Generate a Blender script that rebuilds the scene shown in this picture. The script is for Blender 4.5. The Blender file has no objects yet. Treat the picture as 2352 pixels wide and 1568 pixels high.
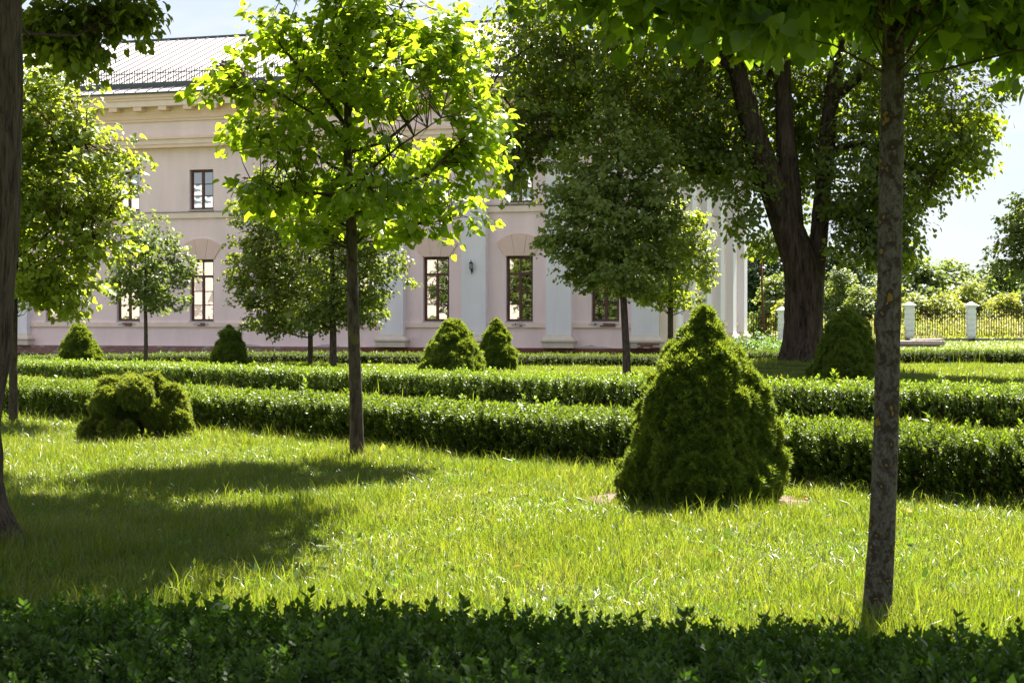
import bpy, bmesh, math, random
import numpy as np
from mathutils import Vector, Matrix, Euler

S = bpy.context.scene
COL = S.collection
R = math.radians
random.seed(7)
RNG = np.random.default_rng(11)

# ------------------------------------------------------------------ camera, sky, sun, exposure
EYE = 1.6
FPX = 3690.0                       # focal length in pixels of a 2352 px wide picture
cam = bpy.data.cameras.new("camera")
cam.sensor_width = 36.0
cam.lens = FPX / 2352 * 36.0
cam.clip_start, cam.clip_end = 0.1, 3000
cam.dof.use_dof = True
cam.dof.focus_distance = 17.0
cam.dof.aperture_fstop = 9.0
camo = bpy.data.objects.new("camera", cam)
COL.objects.link(camo)
camo.location = (0, 0, EYE)
camo.rotation_euler = (R(90) - math.atan(54 / FPX), 0, 0)
S.camera = camo

SUN_EL, SUN_AZ = 57.0, 21.0        # azimuth measured from +Y towards +X
world = bpy.data.worlds.new("World")
S.world = world
world.use_nodes = True
wn, wl = world.node_tree.nodes, world.node_tree.links
sky = wn.new("ShaderNodeTexSky")
sky.sky_type = 'NISHITA'
sky.sun_disc = False
sky.sun_elevation, sky.sun_rotation = R(SUN_EL), R(SUN_AZ)
sky.air_density, sky.dust_density, sky.ozone_density = 1.0, .5, 1.2
tc = wn.new("ShaderNodeTexCoord")
mp = wn.new("ShaderNodeMapping"); mp.inputs['Scale'].default_value = (1.0, 1.0, 2.6)
mp.inputs['Location'].default_value = (0.35, 0.1, 0.02)
nz = wn.new("ShaderNodeTexNoise")
nz.inputs['Scale'].default_value = 5.5; nz.inputs['Detail'].default_value = 9; nz.inputs['Roughness'].default_value = .56
rp = wn.new("ShaderNodeValToRGB")
rp.color_ramp.elements[0].position = .5; rp.color_ramp.elements[1].position = .66
vl = wn.new("ShaderNodeMixRGB"); vl.inputs[0].default_value = .86; vl.inputs[2].default_value = (2.6, 2.82, 3.2, 1)   # thin bright summer haze all over the sky
mx = wn.new("ShaderNodeMixRGB"); mx.inputs[2].default_value = (3.6, 3.68, 3.8, 1)
wl.new(tc.outputs['Generated'], mp.inputs[0]); wl.new(mp.outputs[0], nz.inputs['Vector'])
wl.new(nz.outputs['Fac'], rp.inputs[0]); wl.new(rp.outputs[0], mx.inputs[0]); wl.new(sky.outputs[0], vl.inputs[1]); wl.new(vl.outputs[0], mx.inputs[1])
wl.new(mx.outputs[0], wn['Background'].inputs[0])
wn['Background'].inputs[1].default_value = 0.058
sun = bpy.data.lights.new("sun", 'SUN')
sun.energy, sun.angle, sun.color = 5.0, R(.53), (1.0, .95, .86)
suno = bpy.data.objects.new("sun", sun)
COL.objects.link(suno)
_e, _a = R(SUN_EL), R(SUN_AZ)
SDIR = Vector((math.cos(_e) * math.sin(_a), math.cos(_e) * math.cos(_a), math.sin(_e)))
suno.rotation_euler = SDIR.to_track_quat('Z', 'Y').to_euler()
suno.location = (20, 40, 60)

vs = S.view_settings
vs.view_transform = 'Standard'; vs.look = 'None'; vs.exposure = 2.3; vs.gamma = 1.0
vs.use_curve_mapping = False
S.render.engine = 'CYCLES'
cy = S.cycles
cy.use_denoising = True
cy.denoiser = 'OPENIMAGEDENOISE'; cy.denoising_input_passes = 'RGB_ALBEDO_NORMAL'; cy.denoising_prefilter = 'NONE'
cy.max_bounces = 8; cy.diffuse_bounces = 4; cy.glossy_bounces = 3; cy.transmission_bounces = 5; cy.transparent_max_bounces = 4
cy.sample_clamp_indirect = 6.0
cy.use_adaptive_sampling = False

# ------------------------------------------------------------------ helpers
def W(x, y, d):
    """a point of the place from where it shows in the picture and its distance"""
    return Vector(((x - 1176) / FPX * d, d, EYE + (730 - y) / FPX * d))

def props(o, label=None, cat=None, group=None, kind=None):
    if label: o['label'] = label
    if cat: o['category'] = cat
    if group: o['group'] = group
    if kind: o['kind'] = kind
    return o

def empty(name, loc=(0, 0, 0), rz=0.0, parent=None):
    o = bpy.data.objects.new(name, None)
    COL.objects.link(o)
    o.empty_display_size = .2
    o.location = loc; o.rotation_euler = (0, 0, rz)
    if parent: o.parent = parent
    return o

def link(name, me, parent=None, loc=None):
    o = bpy.data.objects.new(name, me)
    COL.objects.link(o)
    if parent: o.parent = parent
    if loc is not None: o.location = loc
    return o

def np_mesh(name, V, F, mat=None, rnd=None, smooth=False):
    """V (n,3); F (m,3) or (m,4) int array or a list of such"""
    me = bpy.data.meshes.new(name)
    Fs = F if isinstance(F, list) else [F]
    Fs = [f for f in Fs if len(f)]
    me.vertices.add(len(V)); me.vertices.foreach_set('co', np.asarray(V, np.float32).ravel())
    loops = np.concatenate([f.ravel() for f in Fs]).astype(np.int32)
    sizes = np.concatenate([np.full(len(f), f.shape[1]) for f in Fs])
    starts = np.concatenate([[0], np.cumsum(sizes)[:-1]]).astype(np.int32)
    me.loops.add(len(loops)); me.loops.foreach_set('vertex_index', loops)
    me.polygons.add(len(sizes)); me.polygons.foreach_set('loop_start', starts)
    if smooth: me.polygons.foreach_set('use_smooth', np.ones(len(sizes), bool))
    me.update(calc_edges=True)
    if rnd is not None:
        at = me.attributes.new('rnd', 'FLOAT', 'POINT'); at.data.foreach_set('value', np.asarray(rnd, np.float32))
    if mat: me.materials.append(mat)
    return me

class MB:
    """collects boxes, prisms, tubes and lathes into one mesh"""
    def __init__(s): s.V = []; s.F = []
    def add(s, V, F):
        n = len(s.V); s.V += [tuple(v) for v in V]; s.F += [tuple(i + n for i in f) for f in F]
    def box(s, x0, x1, y0, y1, z0, z1):
        s.add([(x0, y0, z0), (x1, y0, z0), (x1, y1, z0), (x0, y1, z0), (x0, y0, z1), (x1, y0, z1), (x1, y1, z1), (x0, y1, z1)],
              [(0, 3, 2, 1), (4, 5, 6, 7), (0, 1, 5, 4), (1, 2, 6, 5), (2, 3, 7, 6), (3, 0, 4, 7)])
    def hexa(s, P):
        s.add(P, [(0, 3, 2, 1), (4, 5, 6, 7), (0, 1, 5, 4), (1, 2, 6, 5), (2, 3, 7, 6), (3, 0, 4, 7)])
    def prism(s, poly, fn, o0, o1):
        n = len(poly)
        V = [fn(a, o0, b) for a, b in poly] + [fn(a, o1, b) for a, b in poly]
        F = [tuple(range(n)), tuple(range(2 * n - 1, n - 1, -1))] + [(i, i + n, (i + 1) % n + n, (i + 1) % n) for i in range(n)]
        s.add(V, F)
    def lathe(s, prof, n=10, c=(0, 0, 0)):
        V = []; F = []
        for r, z in prof:
            for i in range(n):
                a = 2 * math.pi * i / n
                V.append((c[0] + r * math.cos(a), c[1] + r * math.sin(a), c[2] + z))
        for k in range(len(prof) - 1):
            for i in range(n):
                j = (i + 1) % n
                F.append((k * n + i, k * n + j, (k + 1) * n + j, (k + 1) * n + i))
        F.append(tuple(range(n - 1, -1, -1))); F.append(tuple(range((len(prof) - 1) * n, len(prof) * n)))
        s.add(V, F)
    def tube(s, pts, rad, n=6, wob=0.0, rng=None):
        pts = [Vector(p) for p in pts]
        up = Vector((.31, .17, .93)).normalized()
        V = []; F = []
        prev = None
        for k, p in enumerate(pts):
            t = (pts[min(k + 1, len(pts) - 1)] - pts[max(k - 1, 0)])
            t = t.normalized() if t.length > 1e-9 else Vector((0, 0, 1))
            if prev is None:
                a = Vector((1, 0, 0)) if abs(t.x) < .8 else Vector((0, 1, 0))
                u = (a - t * a.dot(t)).normalized()
            else:
                u = (prev - t * prev.dot(t)).normalized()
            prev = u
            v = t.cross(u)
            for i in range(n):
                an = 2 * math.pi * i / n
                r = rad[k] * (1 + (wob * (rng.random() - .5) if rng else 0))
                V.append(p + (u * math.cos(an) + v * math.sin(an)) * r)
        for k in range(len(pts) - 1):
            for i in range(n):
                j = (i + 1) % n
                F.append((k * n + i, k * n + j, (k + 1) * n + j, (k + 1) * n + i))
        F.append(tuple(range((len(pts) - 1) * n, len(pts) * n)))
        F.append(tuple(range(n - 1, -1, -1)))
        s.add(V, F)
    def mesh(s, name, mat, smooth=False, fix=False):
        me = bpy.data.meshes.new(name)
        me.from_pydata(s.V, [], s.F)
        if fix:
            bm = bmesh.new(); bm.from_mesh(me); bmesh.ops.recalc_face_normals(bm, faces=bm.faces); bm.to_mesh(me); bm.free()
        if smooth: me.polygons.foreach_set('use_smooth', np.ones(len(me.polygons), bool))
        me.materials.append(mat); me.update()
        return me
    def build(s, name, mat, parent=None, smooth=False, fix=False, loc=None):
        return link(name, s.mesh(name, mat, smooth, fix), parent, loc)

# ------------------------------------------------------------------ materials
def mat_new(name):
    m = bpy.data.materials.new(name); m.use_nodes = True
    nt = m.node_tree; nt.nodes.clear()
    return m, nt.nodes, nt.links

def ramp(n, stops):
    r = n.new("ShaderNodeValToRGB")
    e = r.color_ramp.elements
    while len(e) < len(stops): e.new(.5)
    for el, (p, c) in zip(e, stops): el.position = p; el.color = (*c, 1)
    return r

def leaf_mat(name, stops, tstops, trans=.5, rough=.42, spec=.35, inst=False, lump=0.0):
    """thin leaf: glossy skin over diffuse and translucent; colour picked leaf by leaf"""
    m, n, l = mat_new(name)
    at = n.new("ShaderNodeAttribute"); at.attribute_name = 'rnd'
    fac = at.outputs['Fac']
    oi = n.new("ShaderNodeObjectInfo")
    ad = n.new("ShaderNodeMath"); ad.operation = 'MULTIPLY_ADD'; ad.inputs[1].default_value = .62
    mu = n.new("ShaderNodeMath"); mu.operation = 'MULTIPLY'; mu.inputs[1].default_value = .38
    l.new(oi.outputs['Random'], mu.inputs[0]); l.new(fac, ad.inputs[0]); l.new(mu.outputs[0], ad.inputs[2])
    r1 = ramp(n, stops); r2 = ramp(n, tstops)
    l.new(ad.outputs[0], r1.inputs[0]); l.new(ad.outputs[0], r2.inputs[0])
    p = n.new("ShaderNodeBsdfPrincipled")
    p.inputs['Roughness'].default_value = rough; p.inputs['Specular IOR Level'].default_value = spec
    l.new(r1.outputs[0], p.inputs['Base Color'])
    t = n.new("ShaderNodeBsdfTranslucent"); l.new(r2.outputs[0], t.inputs[0])
    x = n.new("ShaderNodeMixShader"); x.inputs[0].default_value = trans
    o = n.new("ShaderNodeOutputMaterial")
    l.new(p.outputs[0], x.inputs[1]); l.new(t.outputs[0], x.inputs[2]); l.new(x.outputs[0], o.inputs[0])
    return m

def solid(name, col, rough=.7, spec=.3, noise=0.0, scale=4.0, bump=0.0, bscale=None, metal=0.0, stain=None, stretch=(1, 1, 1), obvar=0.0):
    m, n, l = mat_new(name)
    p = n.new("ShaderNodeBsdfPrincipled"); o = n.new("ShaderNodeOutputMaterial"); l.new(p.outputs[0], o.inputs[0])
    p.inputs['Roughness'].default_value = rough; p.inputs['Specular IOR Level'].default_value = spec; p.inputs['Metallic'].default_value = metal
    tcd = n.new("ShaderNodeTexCoord"); mpp = n.new("ShaderNodeMapping"); mpp.inputs['Scale'].default_value = stretch
    l.new(tcd.outputs['Object'], mpp.inputs[0])
    nz = n.new("ShaderNodeTexNoise"); nz.inputs['Scale'].default_value = scale; nz.inputs['Detail'].default_value = 8; nz.inputs['Roughness'].default_value = .6
    l.new(mpp.outputs[0], nz.inputs['Vector'])
    c = np.array(col)
    st = [(.25, c * (1 - noise)), (.75, np.minimum(c * (1 + noise), 1))]
    if stain: st = [(.2, np.array(stain)), (.42, c * (1 - noise * .5)), (.75, np.minimum(c * (1 + noise), 1))]
    rr = ramp(n, st); l.new(nz.outputs['Fac'], rr.inputs[0])
    out = rr.outputs[0]
    if obvar:
        oi = n.new("ShaderNodeObjectInfo"); hs = n.new("ShaderNodeHueSaturation")
        mr = n.new("ShaderNodeMapRange"); mr.inputs[3].default_value = 1 - obvar; mr.inputs[4].default_value = 1 + obvar
        l.new(oi.outputs['Random'], mr.inputs[0]); l.new(mr.outputs[0], hs.inputs['Value']); l.new(out, hs.inputs['Color']); out = hs.outputs[0]
    l.new(out, p.inputs['Base Color'])
    if bump:
        n2 = n.new("ShaderNodeTexNoise"); n2.inputs['Scale'].default_value = bscale or scale * 3; n2.inputs['Detail'].default_value = 6
        l.new(mpp.outputs[0], n2.inputs['Vector'])
        b = n.new("ShaderNodeBump"); b.inputs['Strength'].default_value = bump; b.inputs['Distance'].default_value = .02
        l.new(n2.outputs['Fac'], b.inputs['Height']); l.new(b.outputs[0], p.inputs['Normal'])
    return m

def bark_mat(name, dark, light, vs=(6, 6, 1.2), bump=.8, lichen=None, lscale=3.0, lth=.66, dist=.03, patch=None):
    m, n, l = mat_new(name)
    p = n.new("ShaderNodeBsdfPrincipled"); o = n.new("ShaderNodeOutputMaterial"); l.new(p.outputs[0], o.inputs[0])
    p.inputs['Roughness'].default_value = .88; p.inputs['Specular IOR Level'].default_value = .15
    t = n.new("ShaderNodeTexCoord"); mpp = n.new("ShaderNodeMapping"); mpp.inputs['Scale'].default_value = vs
    l.new(t.outputs['Object'], mpp.inputs[0])
    nz = n.new("ShaderNodeTexNoise"); nz.inputs['Scale'].default_value = 2.2; nz.inputs['Detail'].default_value = 10; nz.inputs['Roughness'].default_value = .68
    nz.inputs['Distortion'].default_value = .6
    l.new(mpp.outputs[0], nz.inputs['Vector'])
    rr = ramp(n, [(.36, dark), (.5, tuple((np.array(dark) + np.array(light)) / 2)), (.66, light)]); l.new(nz.outputs['Fac'], rr.inputs[0])
    out = rr.outputs[0]
    if patch:
        n4 = n.new("ShaderNodeTexNoise"); n4.inputs['Scale'].default_value = patch[1]; n4.inputs['Detail'].default_value = 7; n4.inputs['Roughness'].default_value = .65
        l.new(t.outputs['Object'], n4.inputs['Vector'])
        r4 = ramp(n, [(.5, (0, 0, 0)), (.56, (1, 1, 1))]); l.new(n4.outputs['Fac'], r4.inputs[0])
        mm = n.new("ShaderNodeMixRGB"); mm.inputs[2].default_value = (*patch[0], 1); l.new(r4.outputs[0], mm.inputs[0]); l.new(out, mm.inputs[1]); out = mm.outputs[0]
    if lichen:
        n3 = n.new("ShaderNodeTexNoise"); n3.inputs['Scale'].default_value = lscale; n3.inputs['Detail'].default_value = 3; n3.inputs['Roughness'].default_value = .45
        l.new(t.outputs['Object'], n3.inputs['Vector'])
        r3 = ramp(n, [(lth, (0, 0, 0)), (lth + .02, (1, 1, 1))]); l.new(n3.outputs['Fac'], r3.inputs[0])
        mm = n.new("ShaderNodeMixRGB"); mm.inputs[2].default_value = (*lichen, 1); l.new(r3.outputs[0], mm.inputs[0]); l.new(out, mm.inputs[1]); out = mm.outputs[0]
    l.new(out, p.inputs['Base Color'])
    b = n.new("ShaderNodeBump"); b.inputs['Strength'].default_value = bump; b.inputs['Distance'].default_value = dist
    l.new(nz.outputs['Fac'], b.inputs['Height']); l.new(b.outputs[0], p.inputs['Normal'])
    return m

M = {}
M['lime_young'] = leaf_mat('lime_leaf_young', [(0, (.07, .12, .018)), (.6, (.11, .17, .026)), (1, (.17, .22, .045))],
                           [(0, (.27, .45, .012)), (.6, (.43, .58, .018)), (1, (.57, .63, .04))], .57, .38, .45)
M['lime_near'] = leaf_mat('lime_leaf_near', [(0, (.04, .085, .02)), (1, (.085, .14, .028))],
                          [(0, (.16, .28, .012)), (.7, (.32, .44, .016)), (1, (.5, .55, .03))], .52, .42, .4)
M['lime_mid'] = leaf_mat('lime_leaf_mid', [(0, (.075, .11, .028)), (.6, (.12, .16, .04)), (1, (.19, .225, .07))],
                          [(0, (.18, .27, .02)), (1, (.36, .44, .05))], .44, .45, .36)  # paler base colours carry the sky-lit gloss of the leaves
M['lime_bright'] = leaf_mat('lime_leaf_bright', [(0, (.07, .11, .022)), (.6, (.12, .17, .034)), (1, (.19, .23, .06))],
                            [(0, (.3, .42, .014)), (1, (.56, .6, .045))], .54, .42, .45)
M['lime_tips'] = leaf_mat('leaf_with_autumn_tips', [(0, (.075, .105, .026)), (.72, (.15, .175, .05)), (.86, (.27, .24, .09)), (1, (.36, .15, .06))], [(0, (.2, .3, .012)), (.72, (.38, .44, .03)), (.88, (.55, .46, .08)), (1, (.6, .24, .06))], .46, .48, .36)
M['old_leaf'] = leaf_mat('old_lime_leaf', [(0, (.05, .075, .02)), (.6, (.085, .115, .03)), (1, (.17, .19, .08))],
                         [(0, (.22, .32, .01)), (.7, (.42, .5, .014)), (1, (.56, .6, .025))], .5, .45, .4)
M['box_green'] = leaf_mat('box_hedge_leaf', [(0, (.045, .078, .009)), (.7, (.075, .115, .013)), (.95, (.12, .155, .024)), (1, (.22, .12, .045))], [(0, (.17, .27, .01)), (1, (.28, .36, .014))], .4, .4, .24)
M['box_dark'] = leaf_mat('box_hedge_leaf_shaded', [(0, (.026, .058, .009)), (.7, (.045, .085, .012)), (1, (.08, .12, .022))],
                         [(0, (.06, .15, .01)), (1, (.12, .24, .014))], .38, .45, .22)  # darker copy of the box leaf: the near hedge's shade put into its colour
M['box_yellow'] = leaf_mat('box_hedge_leaf_yellowish', [(0, (.05, .09, .012)), (.6, (.08, .13, .016)), (.92, (.12, .16, .025)), (1, (.16, .12, .035))], [(0, (.2, .33, .01)), (.85, (.34, .45, .015)), (1, (.38, .28, .03))], .46, .36, .5)
M['needle'] = leaf_mat('spruce_needle', [(0, (.05, .095, .016)), (.6, (.09, .15, .024)), (1, (.15, .2, .04))], [(0, (.18, .26, .015)), (1, (.38, .44, .03))], .4, .5, .3)
M['needle_olive'] = leaf_mat('spruce_needle_olive', [(0, (.08, .125, .022)), (1, (.18, .215, .05))], [(0, (.24, .31, .02)), (1, (.4, .44, .04))], .4, .5, .3)
M['grass'] = leaf_mat('lawn_blade', [(0, (.022, .06, .012)), (.6, (.042, .085, .016)), (.9, (.08, .112, .03)), (1, (.32, .3, .19))],
                      [(0, (.16, .25, .01)), (.7, (.285, .34, .016)), (1, (.4, .375, .07))], .5, .33, .6)
M['meadow'] = leaf_mat('meadow_blade', [(0, (.16, .19, .05)), (.7, (.28, .27, .1)), (1, (.42, .34, .25))],
                       [(0, (.3, .34, .04)), (1, (.5, .46, .14))], .45, .5, .3)
M['bush_lime'] = leaf_mat('yellow_green_bush_leaf', [(0, (.1, .15, .025)), (1, (.2, .24, .04))], [(0, (.34, .42, .03)), (1, (.58, .56, .06))], .48, .5, .4)
M['bush_green'] = leaf_mat('mid_green_bush_leaf', [(0, (.07, .11, .03)), (1, (.14, .18, .06))], [(0, (.2, .28, .03)), (1, (.36, .42, .07))], .45, .5, .4)
M['bush_dark'] = leaf_mat('dark_green_tree_leaf', [(0, (.035, .065, .03)), (1, (.07, .11, .045))], [(0, (.08, .14, .02)), (1, (.16, .22, .04))], .35, .5, .4)
M['weed'] = leaf_mat('weed_leaf', [(0, (.04, .1, .03)), (1, (.08, .16, .04))], [(0, (.14, .28, .02)), (1, (.26, .4, .03))], .4, .5, .3)
M['bark_young'] = bark_mat('smooth_young_bark', (.035, .024, .018), (.12, .092, .07), (10, 10, 3), .5, None, dist=.008)
M['bark_mossy'] = bark_mat('young_bark_with_moss', (.03, .022, .016), (.12, .095, .07), (10, 10, 3), .5, (.11, .1, .03), 2.6, .6, dist=.008)
M['bark_lichen'] = bark_mat('grey_bark_with_yellow_lichen', (.044, .036, .033), (.14, .125, .116), (26, 26, 14), .6, (.2, .13, .03), 15, .66, dist=.006, patch=((.042, .03, .026), 15.0))
M['bark_old'] = bark_mat('old_furrowed_bark', (.014, .009, .007), (.085, .06, .044), (5, 5, .75), 1.0, None, dist=.07)
M['bark_left'] = bark_mat('grey_brown_furrowed_bark', (.017, .012, .01), (.125, .093, .073), (11, 11, 1.6), 1.0, None, dist=.03)
M['twig'] = solid('twig', (.07, .05, .035), .85, .15, .35, 20)
M['hedge_core'] = solid('hedge_inner_twigs', (.03, .026, .013), .95, .05, .5, 25)  # solid core blocking light; its dark twig brown stands in for inner shade
M['spruce_core'] = solid('spruce_dark_core', (.022, .026, .01), .95, .05, .5, 30)  # dark solid body inside the needle lumps

# plaster
M['plaster_pink'] = solid('pinkish_plaster', (.88, .69, .71), .9, .15, .09, .9, .25, 50, stretch=(1.6, 1.6, .35))
M['plaster_beige'] = solid('beige_plaster', (.85, .68, .61), .9, .15, .09, .9, .25, 50, stretch=(1.6, 1.6, .35))
M['plaster_white'] = solid('white_plaster', (.8, .755, .83), .9, .15, .09, .9, .25, 50, stretch=(1.6, 1.6, .35))
M['plaster_peach'] = solid('peach_cornice_plaster', (.85, .62, .51), .9, .15, .06, 1.4, .2, 40)
M['voussoir'] = solid('pink_brown_lintel_plaster', (.76, .55, .5), .9, .15, .05, 2, .2, 50)
M['stone_base'] = solid('grey_beige_base_stone', (.66, .56, .49), .9, .15, .1, 2.5, .3, 30)
M['brick'] = solid('red_brick', (.2, .075, .06), .92, .1, .3, 9, .4, 60, obvar=.0)
M['mortar'] = solid('lime_mortar', (.36, .3, .29), .95, .1, .25, 5, .5, 40)
M['brick_lime'] = solid('brick_smeared_with_lime', (.3, .165, .15), .95, .1, .3, 6, .5, 30, stain=(.42, .38, .37))
M['old_stone'] = solid('dark_foundation_stone', (.24, .23, .25), .95, .1, .25, 2, .5, 10)
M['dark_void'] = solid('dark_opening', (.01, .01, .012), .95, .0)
M['peel'] = solid('bare_lime_render', (.5, .44, .44), .95, .1, .16, 8, .6, 25)
M['wood'] = solid('dark_red_brown_wood', (.11, .046, .038), .55, .35, .25, 8)
M['roof_metal'] = solid('pale_roof_metal', (.4, .41, .42), .5, .4, .04, 1.0, .04, 3, obvar=.035)
M['seam'] = solid('roof_seam_rust_brown', (.2, .13, .125), .6, .3, .2, 6)
M['gutter'] = solid('dark_green_grey_sheet', (.045, .06, .065), .5, .5, .15, 2)
M['iron_dark'] = solid('dark_brown_iron', (.05, .032, .028), .6, .4, .2, 10)
M['dormer'] = solid('dark_brown_scale_tiles', (.06, .03, .026), .45, .5, .2, 8, obvar=.15)
M['lantern_iron'] = solid('black_iron', (.012, .012, .014), .45, .5, .1, 20)
M['lantern_glass'] = solid('frosted_lantern_glass', (.7, .7, .68), .35, .5, .03, 10)
M['fence_white'] = solid('white_fence_plaster', (.84, .84, .86), .85, .2, .04, 2, .15, 30)
M['fence_iron'] = solid('rusty_brown_iron', (.05, .028, .018), .8, .2, .3, 8)
M['concrete'] = solid('grey_concrete', (.26, .265, .27), .95, .1, .2, 1.5, .3, 12)
M['slab'] = solid('weathered_pinkish_concrete_slab', (.42, .34, .31), .95, .1, .18, 4, .5, 15)
M['rust'] = solid('red_brown_rusted_steel', (.15, .05, .035), .8, .25, .25, 5)
M['blue'] = solid('blue_painted_stake', (.06, .2, .5), .5, .4, .1, 10)
M['straw'] = solid('pale_dry_blade', (.62, .6, .52), .5, .4, .08, 20)
M['earth'] = solid('pinkish_bare_earth', (.21, .145, .12), .97, .05, .3, 9, .6, 60, stain=(.16, .1, .08))
M['orange_leaf'] = solid('orange_dead_leaf', (.5, .16, .03), .7, .2, .2, 20)

def glass_mat():
    m, n, l = mat_new('wavy_window_glass')
    g = n.new("ShaderNodeBsdfGlossy"); g.inputs['Roughness'].default_value = .015; g.inputs['Color'].default_value = (.92, .94, .92, 1)
    d = n.new("ShaderNodeBsdfDiffuse"); d.inputs['Color'].default_value = (.018, .017, .016, 1)
    x = n.new("ShaderNodeMixShader"); x.inputs[0].default_value = .36
    o = n.new("ShaderNodeOutputMaterial")
    t = n.new("ShaderNodeTexCoord"); nz = n.new("ShaderNodeTexNoise"); nz.inputs['Scale'].default_value = 2.6; nz.inputs['Detail'].default_value = 1.5
    b = n.new("ShaderNodeBump"); b.inputs['Strength'].default_value = .13; b.inputs['Distance'].default_value = .012
    l.new(t.outputs['Object'], nz.inputs['Vector']); l.new(nz.outputs['Fac'], b.inputs['Height']); l.new(b.outputs[0], g.inputs['Normal'])
    l.new(d.outputs[0], x.inputs[1]); l.new(g.outputs[0], x.inputs[2]); l.new(x.outputs[0], o.inputs[0])
    return m
M['glass'] = glass_mat()

def ground_mat():
    m, n, l = mat_new('lawn_soil')
    p = n.new("ShaderNodeBsdfPrincipled"); o = n.new("ShaderNodeOutputMaterial"); l.new(p.outputs[0], o.inputs[0])
    p.inputs['Roughness'].default_value = .95; p.inputs['Specular IOR Level'].default_value = .05
    t = n.new("ShaderNodeTexCoord")
    a = n.new("ShaderNodeTexNoise"); a.inputs['Scale'].default_value = .5; a.inputs['Detail'].default_value = 8
    l.new(t.outputs['Object'], a.inputs['Vector'])
    r1 = ramp(n, [(.3, (.055, .085, .016)), (.7, (.1, .12, .026))]); l.new(a.outputs['Fac'], r1.inputs[0])
    c = n.new("ShaderNodeTexNoise"); c.inputs['Scale'].default_value = 14; c.inputs['Detail'].default_value = 6
    l.new(t.outputs['Object'], c.inputs['Vector'])
    r2 = ramp(n, [(.35, (.6, .6, .6)), (.7, (1.2, 1.2, 1.1))]); l.new(c.outputs['Fac'], r2.inputs[0])
    mm = n.new("ShaderNodeMixRGB"); mm.blend_type = 'MULTIPLY'; mm.inputs[0].default_value = 1
    l.new(r1.outputs[0], mm.inputs[1]); l.new(r2.outputs[0], mm.inputs[2]); l.new(mm.outputs[0], p.inputs['Base Color'])
    return m
M['ground'] = ground_mat()

# ------------------------------------------------------------------ ground
OLD = (8.16, 45.0)
def gh(x, y):
    """height of the ground"""
    x = np.asarray(x, float); y = np.asarray(y, float)
    h = .42 * np.exp(-(((x - OLD[0]) / 2.6) ** 2 + ((y - OLD[1]) / 3.0) ** 2))
    s = np.clip((y - 55) / 6, 0, 1); s = s * s * (3 - 2 * s)
    left = np.clip((6 - x) / 12, 0, 1)
    h = h - .3 * s * left
    r = np.clip((x - 12) / 6, 0, 1) * np.clip((y - 62) / 10, 0, 1) * np.clip((140 - y) / 30, 0, 1)
    h = h + .12 * r
    near = np.clip((40 - y) / 20, 0, 1)
    h = h + near * .025 * np.sin(x * .9 + 1.3) * np.sin(y * .55)
    return h
def ghf(x, y): return float(gh(x, y))

def axis(lo, hi, dense):
    out = [lo]
    while out[-1] < hi:
        v = out[-1]
        out.append(v + (dense if -25 < v < 30 else max(dense, .06 * abs(v))))
    return np.array(out)
ax = np.concatenate([-axis(30, 900, .7)[::-1], np.arange(-29.4, 30, .7), axis(30, 900, .7)])
ay = np.concatenate([np.arange(-120, -12, 12.0), np.arange(-12, 100, .8), 100 + np.cumsum(np.linspace(1.5, 40, 60))])
gx, gy = np.meshgrid(ax, ay)
GV = np.stack([gx.ravel(), gy.ravel(), gh(gx, gy).ravel()], 1)
nx, ny = len(ax), len(ay)
ii = (np.arange(ny - 1)[:, None] * nx + np.arange(nx - 1)[None]).ravel()
ground = link('ground', np_mesh('ground', GV, np.stack([ii, ii + 1, ii + nx + 1, ii + nx], 1), M['ground'], smooth=True))
props(ground, kind='structure')

# ------------------------------------------------------------------ the palace building
TH = R(17)
C0 = Vector((6.37, 65.15, 0))
FL, SL = 44.0, 18.5                 # length of the front and of the side
bld = empty('palace_building', C0, -TH)
props(bld, 'two-storey pale pink plastered palace with grey metal roof behind the garden', 'building')
BAY = 3.68
def fF(s, o, z): return (-s, -o, z)     # front: s runs left from the corner, o outwards
def fS(s, o, z): return (o, s, z)       # side: s runs back from the corner
def fbox(mb, f, s0, s1, o0, o1, z0, z1):
    mb.hexa([f(s0, o0, z0), f(s1, o0, z0), f(s1, o1, z0), f(s0, o1, z0), f(s0, o0, z1), f(s1, o0, z1), f(s1, o1, z1), f(s0, o1, z1)])

winF = [2.66 + BAY * k for k in range(11)]
winS = [1.95 + 3.6 * k for k in range(5)]
WW = 1.17
LZ, UZ = (1.45, 4.18), (6.39, 8.17)
ZB, ZT = -.6, 11.3
def wall_mesh(f, L, cents, name):
    holes = [(c - WW / 2, c + WW / 2, z0, z1) for c in cents for z0, z1 in (LZ, UZ)]
    ss = sorted({0.0, L} | {h[0] for h in holes} | {h[1] for h in holes})
    zs = sorted({.36, ZT} | {h[2] for h in holes} | {h[3] for h in holes})
    mb = MB()
    for a, b in zip(ss, ss[1:]):
        for c, d in zip(zs, zs[1:]):
            if any(h[0] - 1e-6 <= a and b <= h[1] + 1e-6 and h[2] - 1e-6 <= c and d <= h[3] + 1e-6 for h in holes): continue
            mb.add([f(a, 0, c), f(b, 0, c), f(b, 0, d), f(a, 0, d)], [(0, 1, 2, 3)])
    for s0, s1, z0, z1 in holes:
        D = -.3
        P = [f(s0, 0, z0), f(s1, 0, z0), f(s1, 0, z1), f(s0, 0, z1), f(s0, D, z0), f(s1, D, z0), f(s1, D, z1), f(s0, D, z1)]
        mb.add(P, [(0, 1, 5, 4), (1, 2, 6, 5), (2, 3, 7, 6), (3, 0, 4, 7)])
    return mb.build(name, M['plaster_pink'], bld)
wall_mesh(fF, FL, winF, 'wall')
wall_mesh(fS, SL, winS, 'wall')
mb = MB()                                                   # back walls and floor of the attic so that no light leaks
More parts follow.
